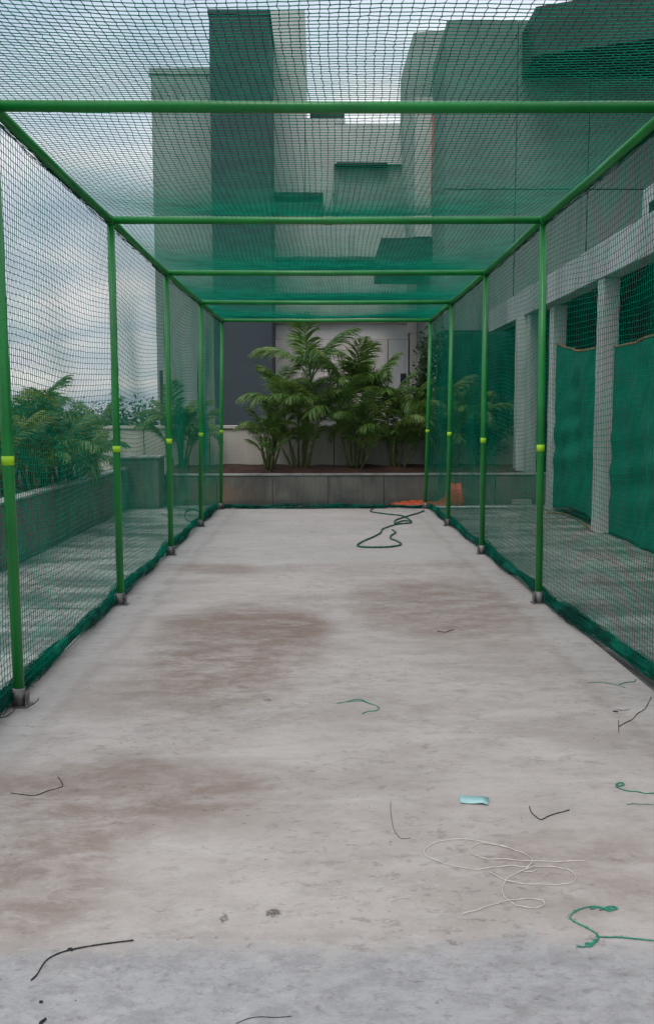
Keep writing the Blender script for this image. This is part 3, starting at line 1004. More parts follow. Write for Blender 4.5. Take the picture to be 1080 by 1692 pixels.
# chamfered pale wing right of it
YC = 22.5
wing = empty('chamfered_wing', (2.6, YC, ZG)); tag(wing, 'pale wing with a clipped top corner and red drain pipe beside the big grey block', 'building')
out_px = [(683, 54), (738, 49), (738, 392), (676, 392), (666, 204), (667, 110)]
P2 = [A(x, y, YC) for x, y in out_px]
vs = [tuple(p_) for p_ in P2] + [(p_[0], p_[1] + .9, p_[2]) for p_ in P2]
n_ = len(P2)
fs = [tuple(range(n_))[::-1], tuple(range(n_, 2 * n_))] + [(i, (i + 1) % n_, n_ + (i + 1) % n_, n_ + i) for i in range(n_)]
b_ = MB(); b_.add(vs, fs); b_.build('wall', M['mgrey'], wing)
b_ = MB(); pb_(b_, 684, 160, 722, 391, YC - .06, .055); b_.build('pale_strip', M['lgrey'], wing)
b_ = MB(); p0 = A(717, 186, YC - .15); p1 = A(713.5, 345, YC - .15)
b_.tube([p0, (p0[0], p0[1], p1[2])], .06, 8); b_.build('drain_pipe', M['red'], wing)
b_ = MB(); pb_(b_, 630, 393, 720, 440, YC - .3, 3); b_.build('canopy', M['darkpanel'], wing)

# big grey block on the right
YK = 20.0
blk = empty('grey_block', (6, YK, ZG)); tag(blk, 'big plain grey block with faint joints looming over the low building with columns', 'building')
xj = [A(735.5, 200, YK)[0], A(853, 200, YK)[0], A(973, 200, YK)[0], A(1093, 200, YK)[0], 10.2, 12.0]
zbot = A(760, 547, YK)[2]
zj = [zbot, A(853, 313, YK)[2], A(853, 32, YK)[2]]
for i in range(len(xj) - 1):
    for j in range(2):
        b_ = MB(); b_.box(xj[i] + .012, xj[i + 1] - .012, YK, YK + .2, zj[j] + .012, zj[j + 1] - .012, .004)
        b_.build('wall_panel', M['blockgrey'], blk)
b_ = MB(); b_.box(xj[0] + .02, xj[-1] - .02, YK + .06, YK + 8, zj[0] + .02, zj[2] - .02); b_.build('wall', M['blockgrey'], blk)
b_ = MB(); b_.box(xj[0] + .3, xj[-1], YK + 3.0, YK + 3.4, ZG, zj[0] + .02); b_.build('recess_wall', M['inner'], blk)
# dark overhanging box
p0 = A(883, 92, YK - 1.2); p1 = A(883, 11, YK - 1.2)

def slanted(x0, yf0, x1, yf1, z0, z1):
    mb_ = MB()
    vs = [(x0, YK - .003, z0), (x0, yf0, z0), (x1, yf1, z0), (x1, YK - .003, z0)]
    vs += [(a_, b__, z1) for a_, b__, _ in vs]
    return mb_.add(vs, [(0, 3, 2, 1), (4, 5, 6, 7), (0, 1, 5, 4), (1, 2, 6, 5), (2, 3, 7, 6), (3, 0, 4, 7)])


sl_ = -.40
slanted(p0[0], YK - 1.2, 11.5, YK - 1.2 + sl_ * (11.5 - p0[0]), p0[2], p1[2]).build('overhang', M['darkpanel'], blk)
xx1 = p0[0] + 1.15
slanted(xx1, YK - 1.1 + sl_ * 1.15, 11.5, YK - 1.1 + sl_ * (11.5 - p0[0]), p1[2] + .004, p1[2] + 1.3).build('overhang', M['darkpanel'], blk)

# ---------------------------------------------------------------- low building with columns on the right
XR = 3.66
lb = empty('column_building', (XR, 11, 0)); tag(lb, 'low building with pale columns and deep fascia, green cloths hung between the columns', 'building')
zf0 = XP(1074, 428, XR)[2]; zf1 = XP(1074, 361, XR)[2]
print('fascia', zf0, zf1)
for k in range(6):
    y0 = 2.0 + 3.1 * k; y1 = min(y0 + 3.1, 19.5)
    b_ = MB(); b_.box(XR - .12, XR + .12, y0 + .004, y1 - .004, zf0, zf1, .01); b_.build('fascia_panel', M['white'], lb)
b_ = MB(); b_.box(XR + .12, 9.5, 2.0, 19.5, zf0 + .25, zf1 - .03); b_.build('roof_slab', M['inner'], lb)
for (px, py, w) in ((984, 878, .22), (906, 841, .22), (850, 826, .2), (868, 828, .17)):
    g_ = G(px, py)
    b_ = MB(); b_.box(g_[0] - .0, g_[0] + w, g_[1], g_[1] + .24, -.03, zf0 - .001, .008); b_.build('column', M['column'], lb)
for yq in (8.8, 5.9):
    b_ = MB(); b_.box(3.62, 3.84, yq, yq + .24, -.03, zf0 - .001, .008); b_.build('column', M['column'], lb)
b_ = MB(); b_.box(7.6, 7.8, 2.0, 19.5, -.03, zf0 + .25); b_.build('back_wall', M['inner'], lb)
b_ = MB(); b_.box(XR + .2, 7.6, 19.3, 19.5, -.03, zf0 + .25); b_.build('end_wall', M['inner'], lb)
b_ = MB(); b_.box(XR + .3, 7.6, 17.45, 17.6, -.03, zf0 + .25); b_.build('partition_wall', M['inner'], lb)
# upper light window bay, set back
b_ = MB(); a = XP(1059, 368, 4.1); yy0 = a[1]
b_.box(4.1, 4.6, yy0 - 3.5, yy0, zf1, XP(1059, 316, 4.1)[2], .01); b_.build('upper_wall', M['white'], lb)
b_ = MB(); b_.box(4.06, 4.12, yy0 - 2.6, yy0 - .35, XP(1070, 366, 4.06)[2], XP(1070, 335, 4.06)[2], .005)
b_.build('upper_window', M['glass'], lb)


def cloth(name, label, y0, y1, top, bot, seed, x=3.70):
    """hung shade cloth between two columns: top(t), bot(t) heights, t runs from far to near"""
    t_ = np.linspace(0, 1, 60); v = np.linspace(0, 1, 60)
    T, V = np.meshgrid(t_, v, indexing='ij')
    zt_ = top(T); zb__ = bot(T)
    Y = y0 + (y1 - y0) * T
    Z = zb__ + (zt_ - zb__) * V
    eg = np.sin(np.pi * np.clip(T, 0, 1)) ** .5
    X = x + eg * wav(Y * 1.2, Z, seed, .022, fmax=2.4) + 0.03 * eg * np.sin(Y * 9 + Z * 1.2 + np.sin(Z * 3)) * V * (1 - .4 * V) \
        + eg * wav(Y * 2.5 + Z, Z * 2 - Y, seed + 4, .010, fmax=3.0) + 0.012 * np.abs(np.sin(7 * (Z + .8 * Y) + 2 * np.sin(Y * 3))) ** 4 * eg \
        + 0.02 * np.sin(14 * (Z - .5 * T) + 3 * T) * np.exp(-((V - .38) * 5) ** 2)
    o = grid_mesh(name, np.stack([X, Y, Z], -1), M['cloth'], None, True, .003)
    tag(o, label, 'shade cloth', 'green shade cloths hung between the columns')
    g2 = np.random.default_rng(seed)
    rp_ = np.stack([X[:, -1], Y[:, -1], Z[:, -1] + .01], -1)
    e_ = MB(); e_.tube(rp_, .017, 7)
    for q_ in range(60):
        i = g2.integers(0, 59); p_ = rp_[i]
        d_ = g2.normal(0, .025, 3); e_.tube([p_, p_ + d_ * .6, p_ + d_ + np.array([0, 0, -.01])], .003, 3)
    e_.build('rope_edge', M['rope'], o)
    return o


ya, yb2 = 14.5, 11.98
z_a = XP(920, 568, 3.7)[2]; z_b = XP(972, 577, 3.7)[2]
cloth('shade_cloth', 'green shade cloth between the second and third columns, its top edge sagging flat', ya, yb2,
      lambda T: z_a + (z_b - z_a) * T - .10 * np.sin(np.pi * T), lambda T: .03 + .10 * np.sin(np.pi * T) + 0 * T, 21)
ya, yb2 = 11.65, 9.05
z_a = XP(1004, 574, 3.7)[2]; z_b = XP(1074, 545, 3.7)[2]
print('cloth', z_a, z_b)
cloth('shade_cloth', 'larger green shade cloth nearest the camera with its frayed tan top edge rising', ya, yb2,
      lambda T: z_a - .02 + (z_b - z_a) * (T / .52) ** 1.3 * 1.0 - .05 * np.sin(np.pi * np.clip(T, 0, 1)), lambda T: .04 * T * 0 - .02, 22)
# tan rope edging lying on the paving below the first cloth
rp_ = [G(x, y) + np.array([0, 0, -.015]) for x, y in ((903, 846), (915, 845), (930, 847), (945, 852), (958, 859), (970, 868), (978, 876))]
e_ = MB(); e_.tube(rp_, .013, 7); tag(e_.build('tan_rope', M['rope']), 'tan rope lying in a curve on the paving below the first shade cloth', 'rope')
kb = MB(); a0 = G(845, 831); a1 = G(900, 836)
kb.box(a0[0], 3.62, a0[1] - .02, a0[1] + .2, -.03, .06, .006); tag(kb.build('step_block', M['coping']), 'pale low step at the foot of the far pair of columns', 'step')

# ---------------------------------------------------------------- palms


def frond_mesh(name, Lr, arch, seed, nleaf=34, ll=0.42, petiole=.22, twist=0.0):
    g = random.Random(seed)
    pts = []
    steps = 16
    a0 = R(8 + 6 * g.random()); p = Vector((0, 0, 0)); ang = a0
    ds = Lr / steps
    pts.append(p.copy())
    for i in range(steps):
        ang = a0 + arch * ((i + 1) / steps) ** 1.5
        p = p + Vector((math.sin(ang), 0, math.cos(ang))) * ds
        pts.append(p.copy())
    mb_ = MB()
    mb_.tube(pts, [0.011 * (1 - .8 * i / steps) + .001 for i in range(steps + 1)], 4, caps=False)
    side = Vector((0, 1, 0))
    for k in range(nleaf):
        u = petiole + (1 - petiole) * (k + .5) / nleaf
        f_ = u * steps; i = min(int(f_), steps - 1); fr = f_ - i
        b = pts[i].lerp(pts[i + 1], fr); d = (pts[i + 1] - pts[i]).normalized()
        nrm = side.cross(d).normalized()          # upper side of the blade
        w_ = (u - petiole) / (1 - petiole)
        ln = ll * (math.sin(math.pi * (0.12 + .80 * w_)) ** .7) * g.uniform(.85, 1.1)
        wd = 0.0105 * (0.7 + .5 * math.sin(math.pi * w_)) * g.uniform(.85, 1.15)
        for s_ in (-1, 1):
            if g.random() < .05: continue
            fa = R(56 - 24 * w_ + g.uniform(-10, 10))          # angle away from the rachis
            lift = R(g.uniform(5, 45))
            dr = (d * math.cos(fa) + side * (s_ * math.sin(fa)) * math.cos(lift) + nrm * -math.sin(lift) * -1 * math.sin(fa))
            dr.normalize()
            droop = Vector((0, 0, -1)) * g.uniform(.25, .6)
            p1 = b + dr * ln * .45
            dr2 = (dr + droop * .55).normalized(); p2 = p1 + dr2 * ln * .33
            dr3 = (dr2 + droop).normalized(); p3 = p2 + dr3 * ln * .25
            ww = d.cross(dr).cross(dr).normalized()
            ww = (ww + nrm * g.uniform(-.35, .35)).normalized() * wd
            vs = [b - ww * .35, b + ww * .35, p1 - ww, p1 + ww, p2 - ww * .7, p2 + ww * .7, p3]
            mb_.add(vs, [(0, 1, 3, 2), (2, 3, 5, 4), (4, 5, 6)], False)
    return mb_.mesh(name, None)


FR_UP = [frond_mesh('frond', 1.35, R(48), 1, 50, .44), frond_mesh('frond', 1.25, R(62), 2, 48, .42)]
FR_MID = [frond_mesh('frond', 1.45, R(95), 3, 54, .45), frond_mesh('frond', 1.3, R(105), 4, 50, .42)]
FR_LOW = [frond_mesh('frond', 1.45, R(135), 5, 54, .44), frond_mesh('frond', 1.25, R(150), 6, 48, .40)]
for me in FR_UP + FR_MID + FR_LOW: me.materials.append(M['frond'])
cane_mb = MB(); cane_mb.tube([(0, 0, 0), (0.01, 0, .25), (.0, .01, .5), (0.0, 0, .75), (0, 0, 1)], [.024, .02, .019, .018, .020], 7)
for k in range(1, 9):
    cane_mb.tube([(0, 0, k / 9 - .006), (0, 0, k / 9 + .006)], .0225, 7)
CANE = cane_mb.mesh('stem', M['cane'])


def palm(x, y, z, label, crowns, size=1.0, seed=0, group='areca palms in the planters'):
    """crowns: list of (dx, dy, height, nfronds, scale)"""
    g = random.Random(seed)
    extra = [(c[0] * .8 + g.uniform(-.16, .16), c[1] + g.uniform(-.2, .2), max(.15, c[2] * g.uniform(.35, .7)), 3, c[4] * .85) for c in crowns if c[2] > .5]
    crowns = [(c[0], c[1], c[2], int(c[3] * .9), c[4] * 1.16) for c in crowns] + extra
    thin = [(g.uniform(-.2, .2), g.uniform(-.15, .15), g.uniform(.35, .8), 2, .5) for _ in range(3)]
    crowns += thin
    root = empty('areca_palm', (x, y, z)); tag(root, label, 'palm', group)
    for (cx_, cy_, h, nf, sc) in crowns:
        s_ = put('stem', CANE, None, root)
        s_.matrix_parent_inverse = Matrix()
        bx, by = cx_ * .35, cy_ * .35
        v = Vector((cx_ - bx, cy_ - by, h))
        s_.location = (bx, by, 0)
        s_.rotation_euler = v.to_track_quat('Z', 'Y').to_euler()
        s_.scale = (1, 1, v.length)
        a_ = g.uniform(0, 6.28)
        for k in range(nf):
            pool = FR_UP if k < nf * .42 else (FR_MID if k < nf * .82 else FR_LOW)
            f_ = put('frond', g.choice(pool), None, root)
            f_.matrix_parent_inverse = Matrix()
            f_.location = (cx_, cy_, h - .02 - .03 * k / nf)
            a_ += 2.399 + g.uniform(-.4, .4)
            ss = sc * size * g.uniform(.82, 1.12)
            f_.scale = (ss, ss * (1 if g.random() < .5 else -1), ss)
            f_.rotation_euler = (g.uniform(-.12, .12), g.uniform(-.05, .35 if k > nf * .3 else .12), a_)
    return root


def at_px(px, py, Y, z0):
    a = A(px, py, Y); return a[0], a[2] - z0


zs_ = zt - .02


def crown(px, py, Y, ox, oy, nf, sc):
    """crown whose cane top stands at the surveyed place"""
    a = A(px, py, Y); return (a[0] - ox, Y - oy, a[2] - zs_, nf, sc)


o1 = A(495, 780, 16.5)[0]
palm(o1, 16.5, zs_, 'tallest palm in the rear planter, its crown standing clear against the pale building',
     [crown(513, 632, 16.5, o1, 16.5, 8, .92), crown(470, 690, 16.3, o1, 16.5, 8, .66), crown(492, 668, 16.7, o1, 16.5, 6, .6), crown(528, 690, 16.2, o1, 16.5, 7, .62)], 1.0, 4)
o1 = A(445, 780, 16.4)[0]
palm(o1, 16.4, zs_, 'low spreading palm in the rear planter, against the dark slate tower',
     [crown(460, 652, 16.6, o1, 16.4, 7, .50), crown(440, 728, 16.1, o1, 16.4, 7, .46), crown(452, 708, 16.5, o1, 16.4, 6, .5), crown(430, 722, 16.6, o1, 16.4, 5, .42)], 1.0, 9)
o1 = A(585, 780, 16.6)[0]
palm(o1, 16.6, zs_, 'bushy palm in the middle of the rear planter with many arching fronds',
     [crown(575, 655, 16.7, o1, 16.6, 9, .78), crown(602, 668, 16.9, o1, 16.6, 9, .72), crown(560, 705, 16.3, o1, 16.6, 9, .68), crown(595, 722, 16.2, o1, 16.6, 9, .66), crown(618, 655, 16.6, o1, 16.6, 6, .7)], 1.0, 15)
o1 = A(650, 780, 16.5)[0]
palm(o1, 16.5, zs_, 'dense palm in the rear planter close to the far post of the cage',
     [crown(640, 688, 16.7, o1, 16.5, 9, .72), crown(672, 696, 16.5, o1, 16.5, 9, .70), crown(650, 735, 16.2, o1, 16.5, 9, .64), crown(690, 722, 16.4, o1, 16.5, 8, .62)], 1.0, 22)
o1 = A(735, 780, 16.6)[0]
palm(o1, 16.6, zs_, 'dark palm in the rear planter seen through the side net behind the orange sheet',
     [crown(722, 690, 16.7, o1, 16.6, 8, .72), crown(752, 715, 16.6, o1, 16.6, 8, .66), crown(780, 700, 16.9, o1, 16.6, 8, .66)], 1.0, 27)
o1 = A(300, 780, 16.5)[0]
palm(o1, 16.5, zs_, 'dark leafy palm in the rear planter next to the stone pier',
     [crown(292, 715, 16.5, o1, 16.5, 9, .66), crown(318, 728, 16.3, o1, 16.5, 8, .58), crown(275, 735, 16.6, o1, 16.5, 7, .5)], 1.0, 33)

# palms of the side planter
for (px, py, Y, lab, crs, sd_) in (
    (48, 738, 12.2, 'tall palm in the side planter with stiff fronds standing up against the sky', [(0, 0, 0, 9, .70), (-.3, .4, -.15, 8, .62), (.25, -.3, -.2, 7, .5)], 41),
    (100, 762, 12.9, 'arching palm in the side planter with a frond drooping over the wall', [(0, 0, 0, 8, .54), (.3, .3, -.1, 6, .46)], 44),
    (62, 800, 10.9, 'low palm in the side planter whose fronds hide the coping', [(0, 0, 0, 10, .6), (.0, .5, .05, 9, .6), (-.3, -.4, .05, 7, .6)], 47),
    (20, 775, 11.6, 'leafy palm in the side planter behind the nearest green post', [(0, 0, 0, 9, .7), (-.2, .5, .0, 8, .7)], 49),
    (118, 792, 12.6, 'bushy low palm in the side planter leaning out over the coping', [(.15, 0, 0, 9, .5), (.1, .6, 0, 8, .5), (.1, -.6, .02, 8, .48)], 58),
    (80, 800, 11.6, 'dark thick palm in the side planter between the bushy low ones', [(.2, 0, .05, 10, .55), (.15, .4, .1, 8, .5)], 59),
    (150, 765, 14.4, 'small palm at the far end of the side planter by the stone pier', [(0, 0, 0, 6, .40)], 52),
):
    a = A(px, py, Y)
    z0 = zl - .09
    palm(a[0], Y, z0, lab, [(c_[0], c_[1], max(.2, a[2] - z0 + c_[2]), c_[3], c_[4]) for c_ in crs], 1.0, sd_)

# ---------------------------------------------------------------- leafy shrubs and the far tree line


def leaves(n, centre, rad, size, seed, shell=.35, name='foliage'):
    g = np.random.default_rng(seed)
    # clumps
    nc = 26
    cc = g.normal(0, 1, (nc, 3)); cc /= np.linalg.norm(cc, axis=1, keepdims=True); cc *= g.uniform(.3, .9, (nc, 1))
    k = g.integers(0, nc, n)
    p = cc[k] + g.normal(0, .20, (n, 3))
    p = p * np.array(rad) + np.array(centre)
    u = g.normal(0, 1, (n, 3)); u /= np.linalg.norm(u, axis=1, keepdims=True)
    w = np.cross(u, g.normal(0, 1, (n, 3))); w /= np.linalg.norm(w, axis=1, keepdims=True)
    s_ = size * g.uniform(.6, 1.3, (n, 1))
    v = np.stack([p - u * s_, p - w * s_ * .4, p + u * s_, p + w * s_ * .4], 1).reshape(-1, 3)
    f = np.arange(4 * n).reshape(-1, 4)
    return v, f


def shrub(x, y, z, rad, n, size, label, seed, hz):
    root = empty('leafy_shrub', (x, y, z)); tag(root, label, 'shrub', 'broad leaved shrubs by the far columns')
    np_mesh('foliage', [leaves(n, (x, y, z + hz), rad, size, seed)], M['darkleaf'], root)
    st_ = MB(); g = random.Random(seed)
    for k in range(5):
        a = g.uniform(0, 6.28)
        st_.tube([(x, y, z), (x + .1 * math.cos(a), y + .1 * math.sin(a), z + hz * .5), (x + rad[0] * .6 * math.cos(a), y + rad[1] * .6 * math.sin(a), z + hz * 1.1)], [.025, .02, .008], 6)
    st_.build('stem', M['cane'], root)


p_ = A(712, 620, 16.9)
shrub(p_[0], 16.9, zs_, (.36, .35, .95), 2600, .045, 'slender small leaved shrub beside the far post in front of the cream pier', 61, p_[2] - zs_)
p_ = A(790, 700, 17.0)
shrub(p_[0], 17.0, zs_, (.7, .25, .55), 3200, .05, 'dense low dark shrub in front of the dark green fill sheet', 62, p_[2] - zs_)
qa, qb = A(722, 548, 17.75), A(868, 548, 17.75)  # sheet added to fill the dark void under the grey block
Tq, Vq = np.meshgrid(np.linspace(0, 1, 40), np.linspace(0, 1, 40), indexing='ij')
Xq = qa[0] + (qb[0] - qa[0] + .5) * Tq; Zq = .2 + (qa[2] + .12 * np.sin(Tq * 7) * (1 - Vq) - .2) * Vq
Yq = 17.8 + wav(Xq * 3, Zq, 71, .05, fmax=2.2) + .04 * np.sin(Xq * 12 + Zq)
tag(grid_mesh('dark_fill_sheet', np.stack([Xq, Yq, Zq], -1), M['darkcloth'], None, True, .004), 'very dark green sheet added to fill the dark gap behind the low shrub under the grey block', 'sheet')

g = np.random.default_rng(77)
parts = []
for k in range(46):
    X = -75 + 95 * k / 46 + g.uniform(-1.5, 1.5); Y = g.uniform(90, 120)
    hh = g.uniform(9.8, 11.9) + .9 * math.sin(k * .7)
    parts.append(leaves(3000, (X, Y, ZG + hh * .62), (g.uniform(3.4, 5.6), 2.5, hh * .42), .24, 100 + k))
o = np_mesh('far_tree_line', parts, M['farleaf']); tag(o, 'hazy line of distant trees on the horizon', 'trees', kind='stuff')

# ---------------------------------------------------------------- orange sheet, pipe
xs_ = np.linspace(A(638, 829, 15.35)[0], A(763, 829, 15.35)[0], 70); vs_ = np.linspace(0, 1, 16)
Xo, Vo = np.meshgrid(xs_, vs_, indexing='ij')
u = (Xo - xs_[0]) / (xs_[-1] - xs_[0])
prof = .03 + .07 * np.clip(u / .3, 0, 1) ** .7 - .02 * np.clip((u - .45) / .1, 0, 1) + .06 * np.clip((u - .6) / .15, 0, 1) ** 2 + .26 * np.clip((u - .74) / .07, 0, 1) ** 1.3
prof = prof * np.clip((1.0 - u) / .03, 0, 1) ** .4
wdt = .06 + .34 * np.clip(u * 3, 0, 1)
Yo = 15.28 + (Vo - .5) * wdt
Zo = -.028 + np.maximum(.004, prof * np.sin(np.pi * Vo) ** .5) + .012 * np.sin(Xo * 40 + Vo * 7) * np.sin(np.pi * Vo) * (prof > .02) + nrng.normal(0, .003, Xo.shape)
o = grid_mesh('plastic_sheet', np.stack([Xo, Yo, Zo], -1), M['orange'], None, True, .004)
tag(o, 'crumpled orange sheet lying against the rear planter, heaped up at one end', 'sheet')
pp = MB(); a = G(670, 841); b3 = G(846, 841)
pp.tube([(a[0], 14.98, -.008), ((a[0] + b3[0]) / 2, 14.985, -.006), (b3[0], 14.97, -.008)], .020, 10)
tag(pp.build('pvc_pipe', M['pvc']), 'white plastic pipe lying across the end of the lane under the net', 'pipe')

# ---------------------------------------------------------------- litter on the floor


def smooth_path(pts, n=8):
    P = [np.array(p, float) for p in pts]
    out_ = []
    for i in range(len(P) - 1):
        p0 = P[max(i - 1, 0)]; p1 = P[i]; p2 = P[i + 1]; p3 = P[min(i + 2, len(P) - 1)]
        for k in range(n):
            t_ = k / n
            out_.append(.5 * ((2 * p1) + (-p0 + p2) * t_ + (2 * p0 - 5 * p1 + 4 * p2 - p3) * t_ ** 2 + (-p0 + 3 * p1 - 3 * p2 + p3) * t_ ** 3))
    out_.append(P[-1])
    return out_


def cord(name, px, r, mat, label, cat, lift=0.0, mb=None, wob=0.0, n=8, build=True):
    g = random.Random(len(label) * 7 + len(px))
    pts = smooth_path(px, n)
    mb = mb or MB()
    w = []
    for i, p in enumerate(pts):
        q_ = G(p[0], p[1]); z = r + .0008 + lift * abs(math.sin(i * .31)) + g.uniform(0, wob)
        w.append((q_[0] + g.uniform(-wob, wob), q_[1] + g.uniform(-wob, wob), z))
    mb.tube(w, [r * g.uniform(.8, 1.2) for _ in w], 6)
    if 'twine' in name:
        for q_ in w:
            for _ in range(2):
                if g.random() < .35:
                    a = g.uniform(0, 6.28); l_ = g.uniform(.004, .013)
                    mb.tube([q_, (q_[0] + l_ * .6 * math.cos(a), q_[1] + l_ * .6 * math.sin(a), q_[2] + .002), (q_[0] + l_ * math.cos(a + .5), q_[1] + l_ * math.sin(a + .5), .0012)], .0006, 3, caps=False)
    if build:
        return tag(mb.build(name, M[mat]), label, cat)
    return mb


cord('garden_hose', [(700, 845), (690, 849), (676, 853), (660, 858), (653, 861), (652, 866), (664, 862), (676, 862), (679, 865), (668, 866), (653, 868), (640, 872), (631, 876), (628, 882),
     (615, 889), (601, 895), (591, 901), (592, 904), (605, 905.5), (635, 905.5), (655, 903.5), (662, 900), (655, 895), (645, 891), (646, 886), (653, 881), (648, 877)],
     .011, 'hose', 'dark green hose lying in a loose loop near the far end of the lane', 'hose')
cord('garden_hose', [(616, 841), (612, 846), (628, 849), (645, 851), (662, 853), (672, 857), (679, 862)], .011, 'hose',
     'short dark green hose end running off towards the end net', 'hose')
m1 = cord('twine', [(556, 1163), (575, 1160), (596, 1159), (610, 1163), (620, 1166), (626, 1171), (620, 1175), (608, 1176), (598, 1180)], .0020, 'gstring', 'g', 'x', build=False)
cord('twine', [(572, 1160), (588, 1156), (600, 1158), (612, 1164)], .002, 'gstring', 'frayed green twine scrap curled in the middle of the lane', 'twine', mb=m1)
m1 = cord('twine', [(970, 1128), (990, 1128), (1006, 1130), (1020, 1133), (1032, 1137)], .0016, 'gstring', 'g', 'x', build=False)
cord('twine', [(1022, 1132), (1034, 1128), (1046, 1127), (1050, 1123)], .0022, 'gstring', 'thin green twine strand lying beside the hem of the net', 'twine', mb=m1)
m1 = cord('wire', [(1021, 1190), (1021, 1200), (1021.5, 1211)], .0016, 'black', 'g', 'x', build=False)
cord('wire', [(1022, 1201), (1032, 1195), (1044, 1189), (1052, 1180), (1064, 1172), (1071, 1160), (1075, 1152)], .0018, 'black', 'dark wire offcut with a small upright end near the net hem', 'wire', mb=m1)
m1 = cord('wire', [(1012, 1176), (1017, 1177), (1020, 1177)], .0035, 'black', 'g', 'x', build=False)
cord('wire', [(1016, 1173), (1030, 1174), (1040, 1172)], .0012, 'black', 'tiny dark scrap with a knot, just above the forked wire offcut', 'scrap', mb=m1)
cord('wire', [(18, 1311), (34, 1313), (58, 1315), (78, 1308), (96, 1303), (104, 1299), (101, 1291), (96, 1284)], .0015, 'black', 'thin dark wire hooked at one end near the foot of the nearest post', 'wire')
m1 = cord('twine', [(1017, 1301), (1026, 1305), (1038, 1308), (1052, 1309), (1066, 1312), (1082, 1311)], .0022, 'gstring', 'g', 'x', build=False)
m1 = cord('twine', [(1017, 1297), (1024, 1294), (1030, 1297), (1022, 1300), (1016, 1297)], .0026, 'gstring', 'g', 'x', build=False, mb=m1)
cord('twine', [(1035, 1330), (1050, 1329), (1078, 1330)], .0011, 'gstring', 'green twine with a frayed knot level with the pale teal tape scrap', 'twine', mb=m1)
cord('wire', [(874, 1333), (876, 1341), (882, 1348), (893, 1355), (904, 1350), (918, 1345), (930, 1342), (940, 1339)], .0018, 'black', 'black wire bent into a wide V between the tape scrap and the white string', 'wire')
wm = None
for pth in (
    [(966, 1424), (930, 1425), (880, 1424.5), (840, 1422), (800, 1420), (780, 1412), (778, 1402), (795, 1395), (822, 1398), (850, 1406), (872, 1416), (878, 1426), (868, 1435), (850, 1432), (820, 1434), (790, 1438), (755, 1434), (722, 1424), (702, 1414), (704, 1402), (728, 1391), (765, 1388), (800, 1393), (830, 1400), (852, 1407)],
    [(878, 1426), (870, 1436), (856, 1443), (838, 1453), (830, 1468), (832, 1482), (845, 1494), (868, 1501), (890, 1501), (899, 1495), (890, 1488), (865, 1487), (838, 1490), (812, 1497), (785, 1506), (763, 1512)],
    [(808, 1442), (825, 1452), (850, 1460), (885, 1463), (925, 1463), (946, 1460), (950, 1450), (940, 1440), (920, 1435), (890, 1433), (872, 1436), (862, 1441), (880, 1442), (886, 1437)],
):
    wm = cord('string', pth, .0013, 'wstring', 'w', 'x', build=False, mb=wm, lift=.003, wob=.0006)
tag(wm.build('string_tangle', M['wstring']), 'loose tangle of thin white string looped on the concrete', 'string')
m1 = cord('twine', [(1015, 1503), (1000, 1502), (980, 1499), (965, 1501), (950, 1507), (941, 1516), (948, 1524), (965, 1532), (980, 1541), (988, 1549), (985, 1556), (976, 1562), (964, 1566), (953, 1565)], .0020, 'gstring', 'g', 'x', build=False)
m1 = cord('twine', [(975, 1503), (990, 1500), (1004, 1506), (1018, 1502), (1008, 1499), (990, 1505)], .0024, 'gstring', 'g', 'x', build=False, mb=m1)
m1 = cord('twine', [(968, 1560), (978, 1560), (984, 1554), (975, 1565), (966, 1561)], .0026, 'gstring', 'g', 'x', build=False, mb=m1)
cord('twine', [(985, 1549), (1000, 1550), (1020, 1550), (1045, 1552), (1082, 1556)], .0021, 'gstring', 'knotted green twine lying below the white string tangle', 'twine', mb=m1)
cord('cord', [(52, 1621), (62, 1611), (72, 1594), (84, 1583), (105, 1574), (135, 1567), (165, 1562), (195, 1558), (221, 1555)], .0021, 'black', 'black cord lying in a long bend across the bluish concrete edge', 'cord')
m1 = cord('wire', [(112, 1571), (117, 1569), (120, 1572)], .003, 'black', 'tiny black snippet touching the long bent cord', 'scrap')
cord('scrap', [(66, 1657), (71, 1657.5)], .003, 'black', 'tiny black speck lying alone on the bluish concrete', 'scrap')
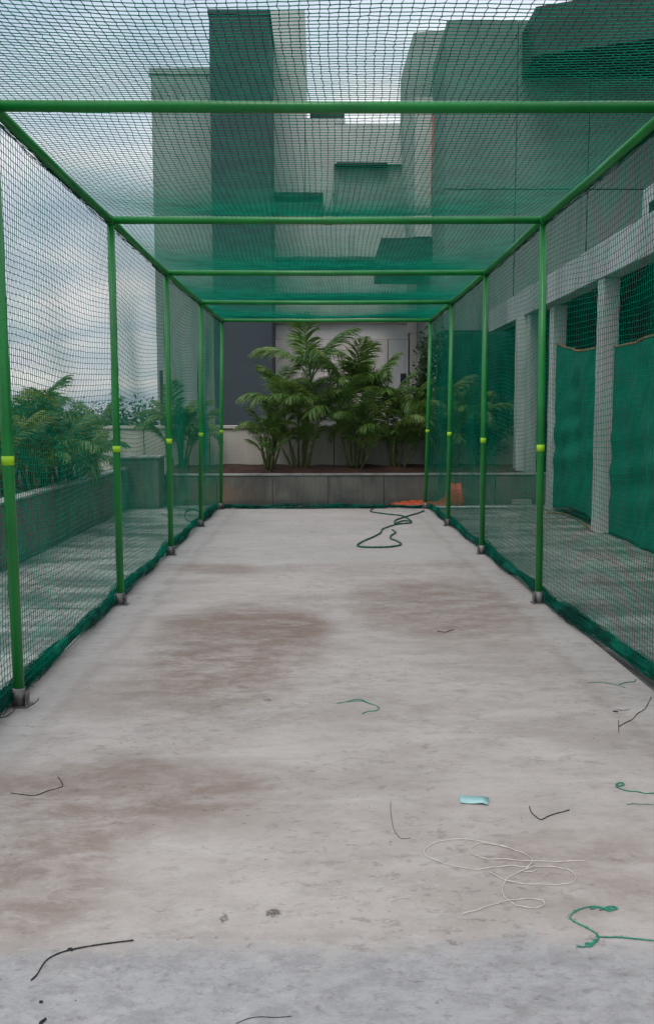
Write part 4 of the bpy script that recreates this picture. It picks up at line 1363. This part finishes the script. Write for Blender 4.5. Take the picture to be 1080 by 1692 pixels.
cord('scrap', [(66, 1694), (76, 1686)], .004, 'black', 'short black scrap at the very bottom edge of the picture', 'scrap')
cord('twig', [(722, 1044), (735, 1045), (742, 1043), (749, 1041)], .003, 'twig', 'small brown twig on the brown stain', 'twig')
cord('hair', [(390, 1692), (410, 1684), (430, 1681), (455, 1682), (482, 1680)], .0009, 'black', 'hair thin dark thread at the bottom of the picture', 'thread')
cord('hair', [(645, 1326), (645, 1342), (648, 1362), (652, 1374), (662, 1386), (678, 1385)], .0010, 'twig', 'faint brown thread hanging in a long curve left of the tape scrap', 'thread')
# pale teal strip of tape
tp = np.array([G(x, y) for x, y in ((758, 1319), (770, 1318), (783, 1320), (795, 1321), (807, 1322))])
tq = np.array([G(x, y) for x, y in ((760, 1329), (772, 1329), (785, 1330), (796, 1331), (806, 1332))])
tz = np.array([.006, .003, .005, .009, .004])
Pt = np.stack([np.c_[tp[:, :2], tz + .006], np.c_[(tp[:, :2] + tq[:, :2]) / 2, tz + .001], np.c_[tq[:, :2], tz * 1.3]], 1)
o = grid_mesh('tape_scrap', Pt, M['teal'], None, True, .0012)
tag(o, 'pale teal strip of tape lying slightly curled above the white string', 'tape')
# loose pebbles and crumbs
gg = random.Random(3)
for (x, y, r_) in ((487, 1475, .004), (300, 1326, .004), (180, 1440, .003), (742, 1140, .006), (120, 1545, .003), (560, 1395, .004)):
    pass
cr_ = MB()
for k in range(230):
    x = gg.uniform(-1.5, 1.5); y = gg.uniform(2.1, 13.5); r_ = gg.uniform(.0012, .0035)
    vs = [(x + r_ * dx_ * gg.uniform(.7, 1.3), y + r_ * dy_ * gg.uniform(.7, 1.3), max(0.0003, r_ * (dz_ + .6))) for dx_, dy_, dz_ in ((1, 0, 0), (-1, 0, 0), (0, 1, 0), (0, -1, 0), (0, 0, 1), (0, 0, -.6))]
    cr_.add(vs, [(0, 2, 4), (2, 1, 4), (1, 3, 4), (3, 0, 4), (2, 0, 5), (1, 2, 5), (3, 1, 5), (0, 3, 5)])
tag(cr_.build('grit', M['twig']), kind='stuff')
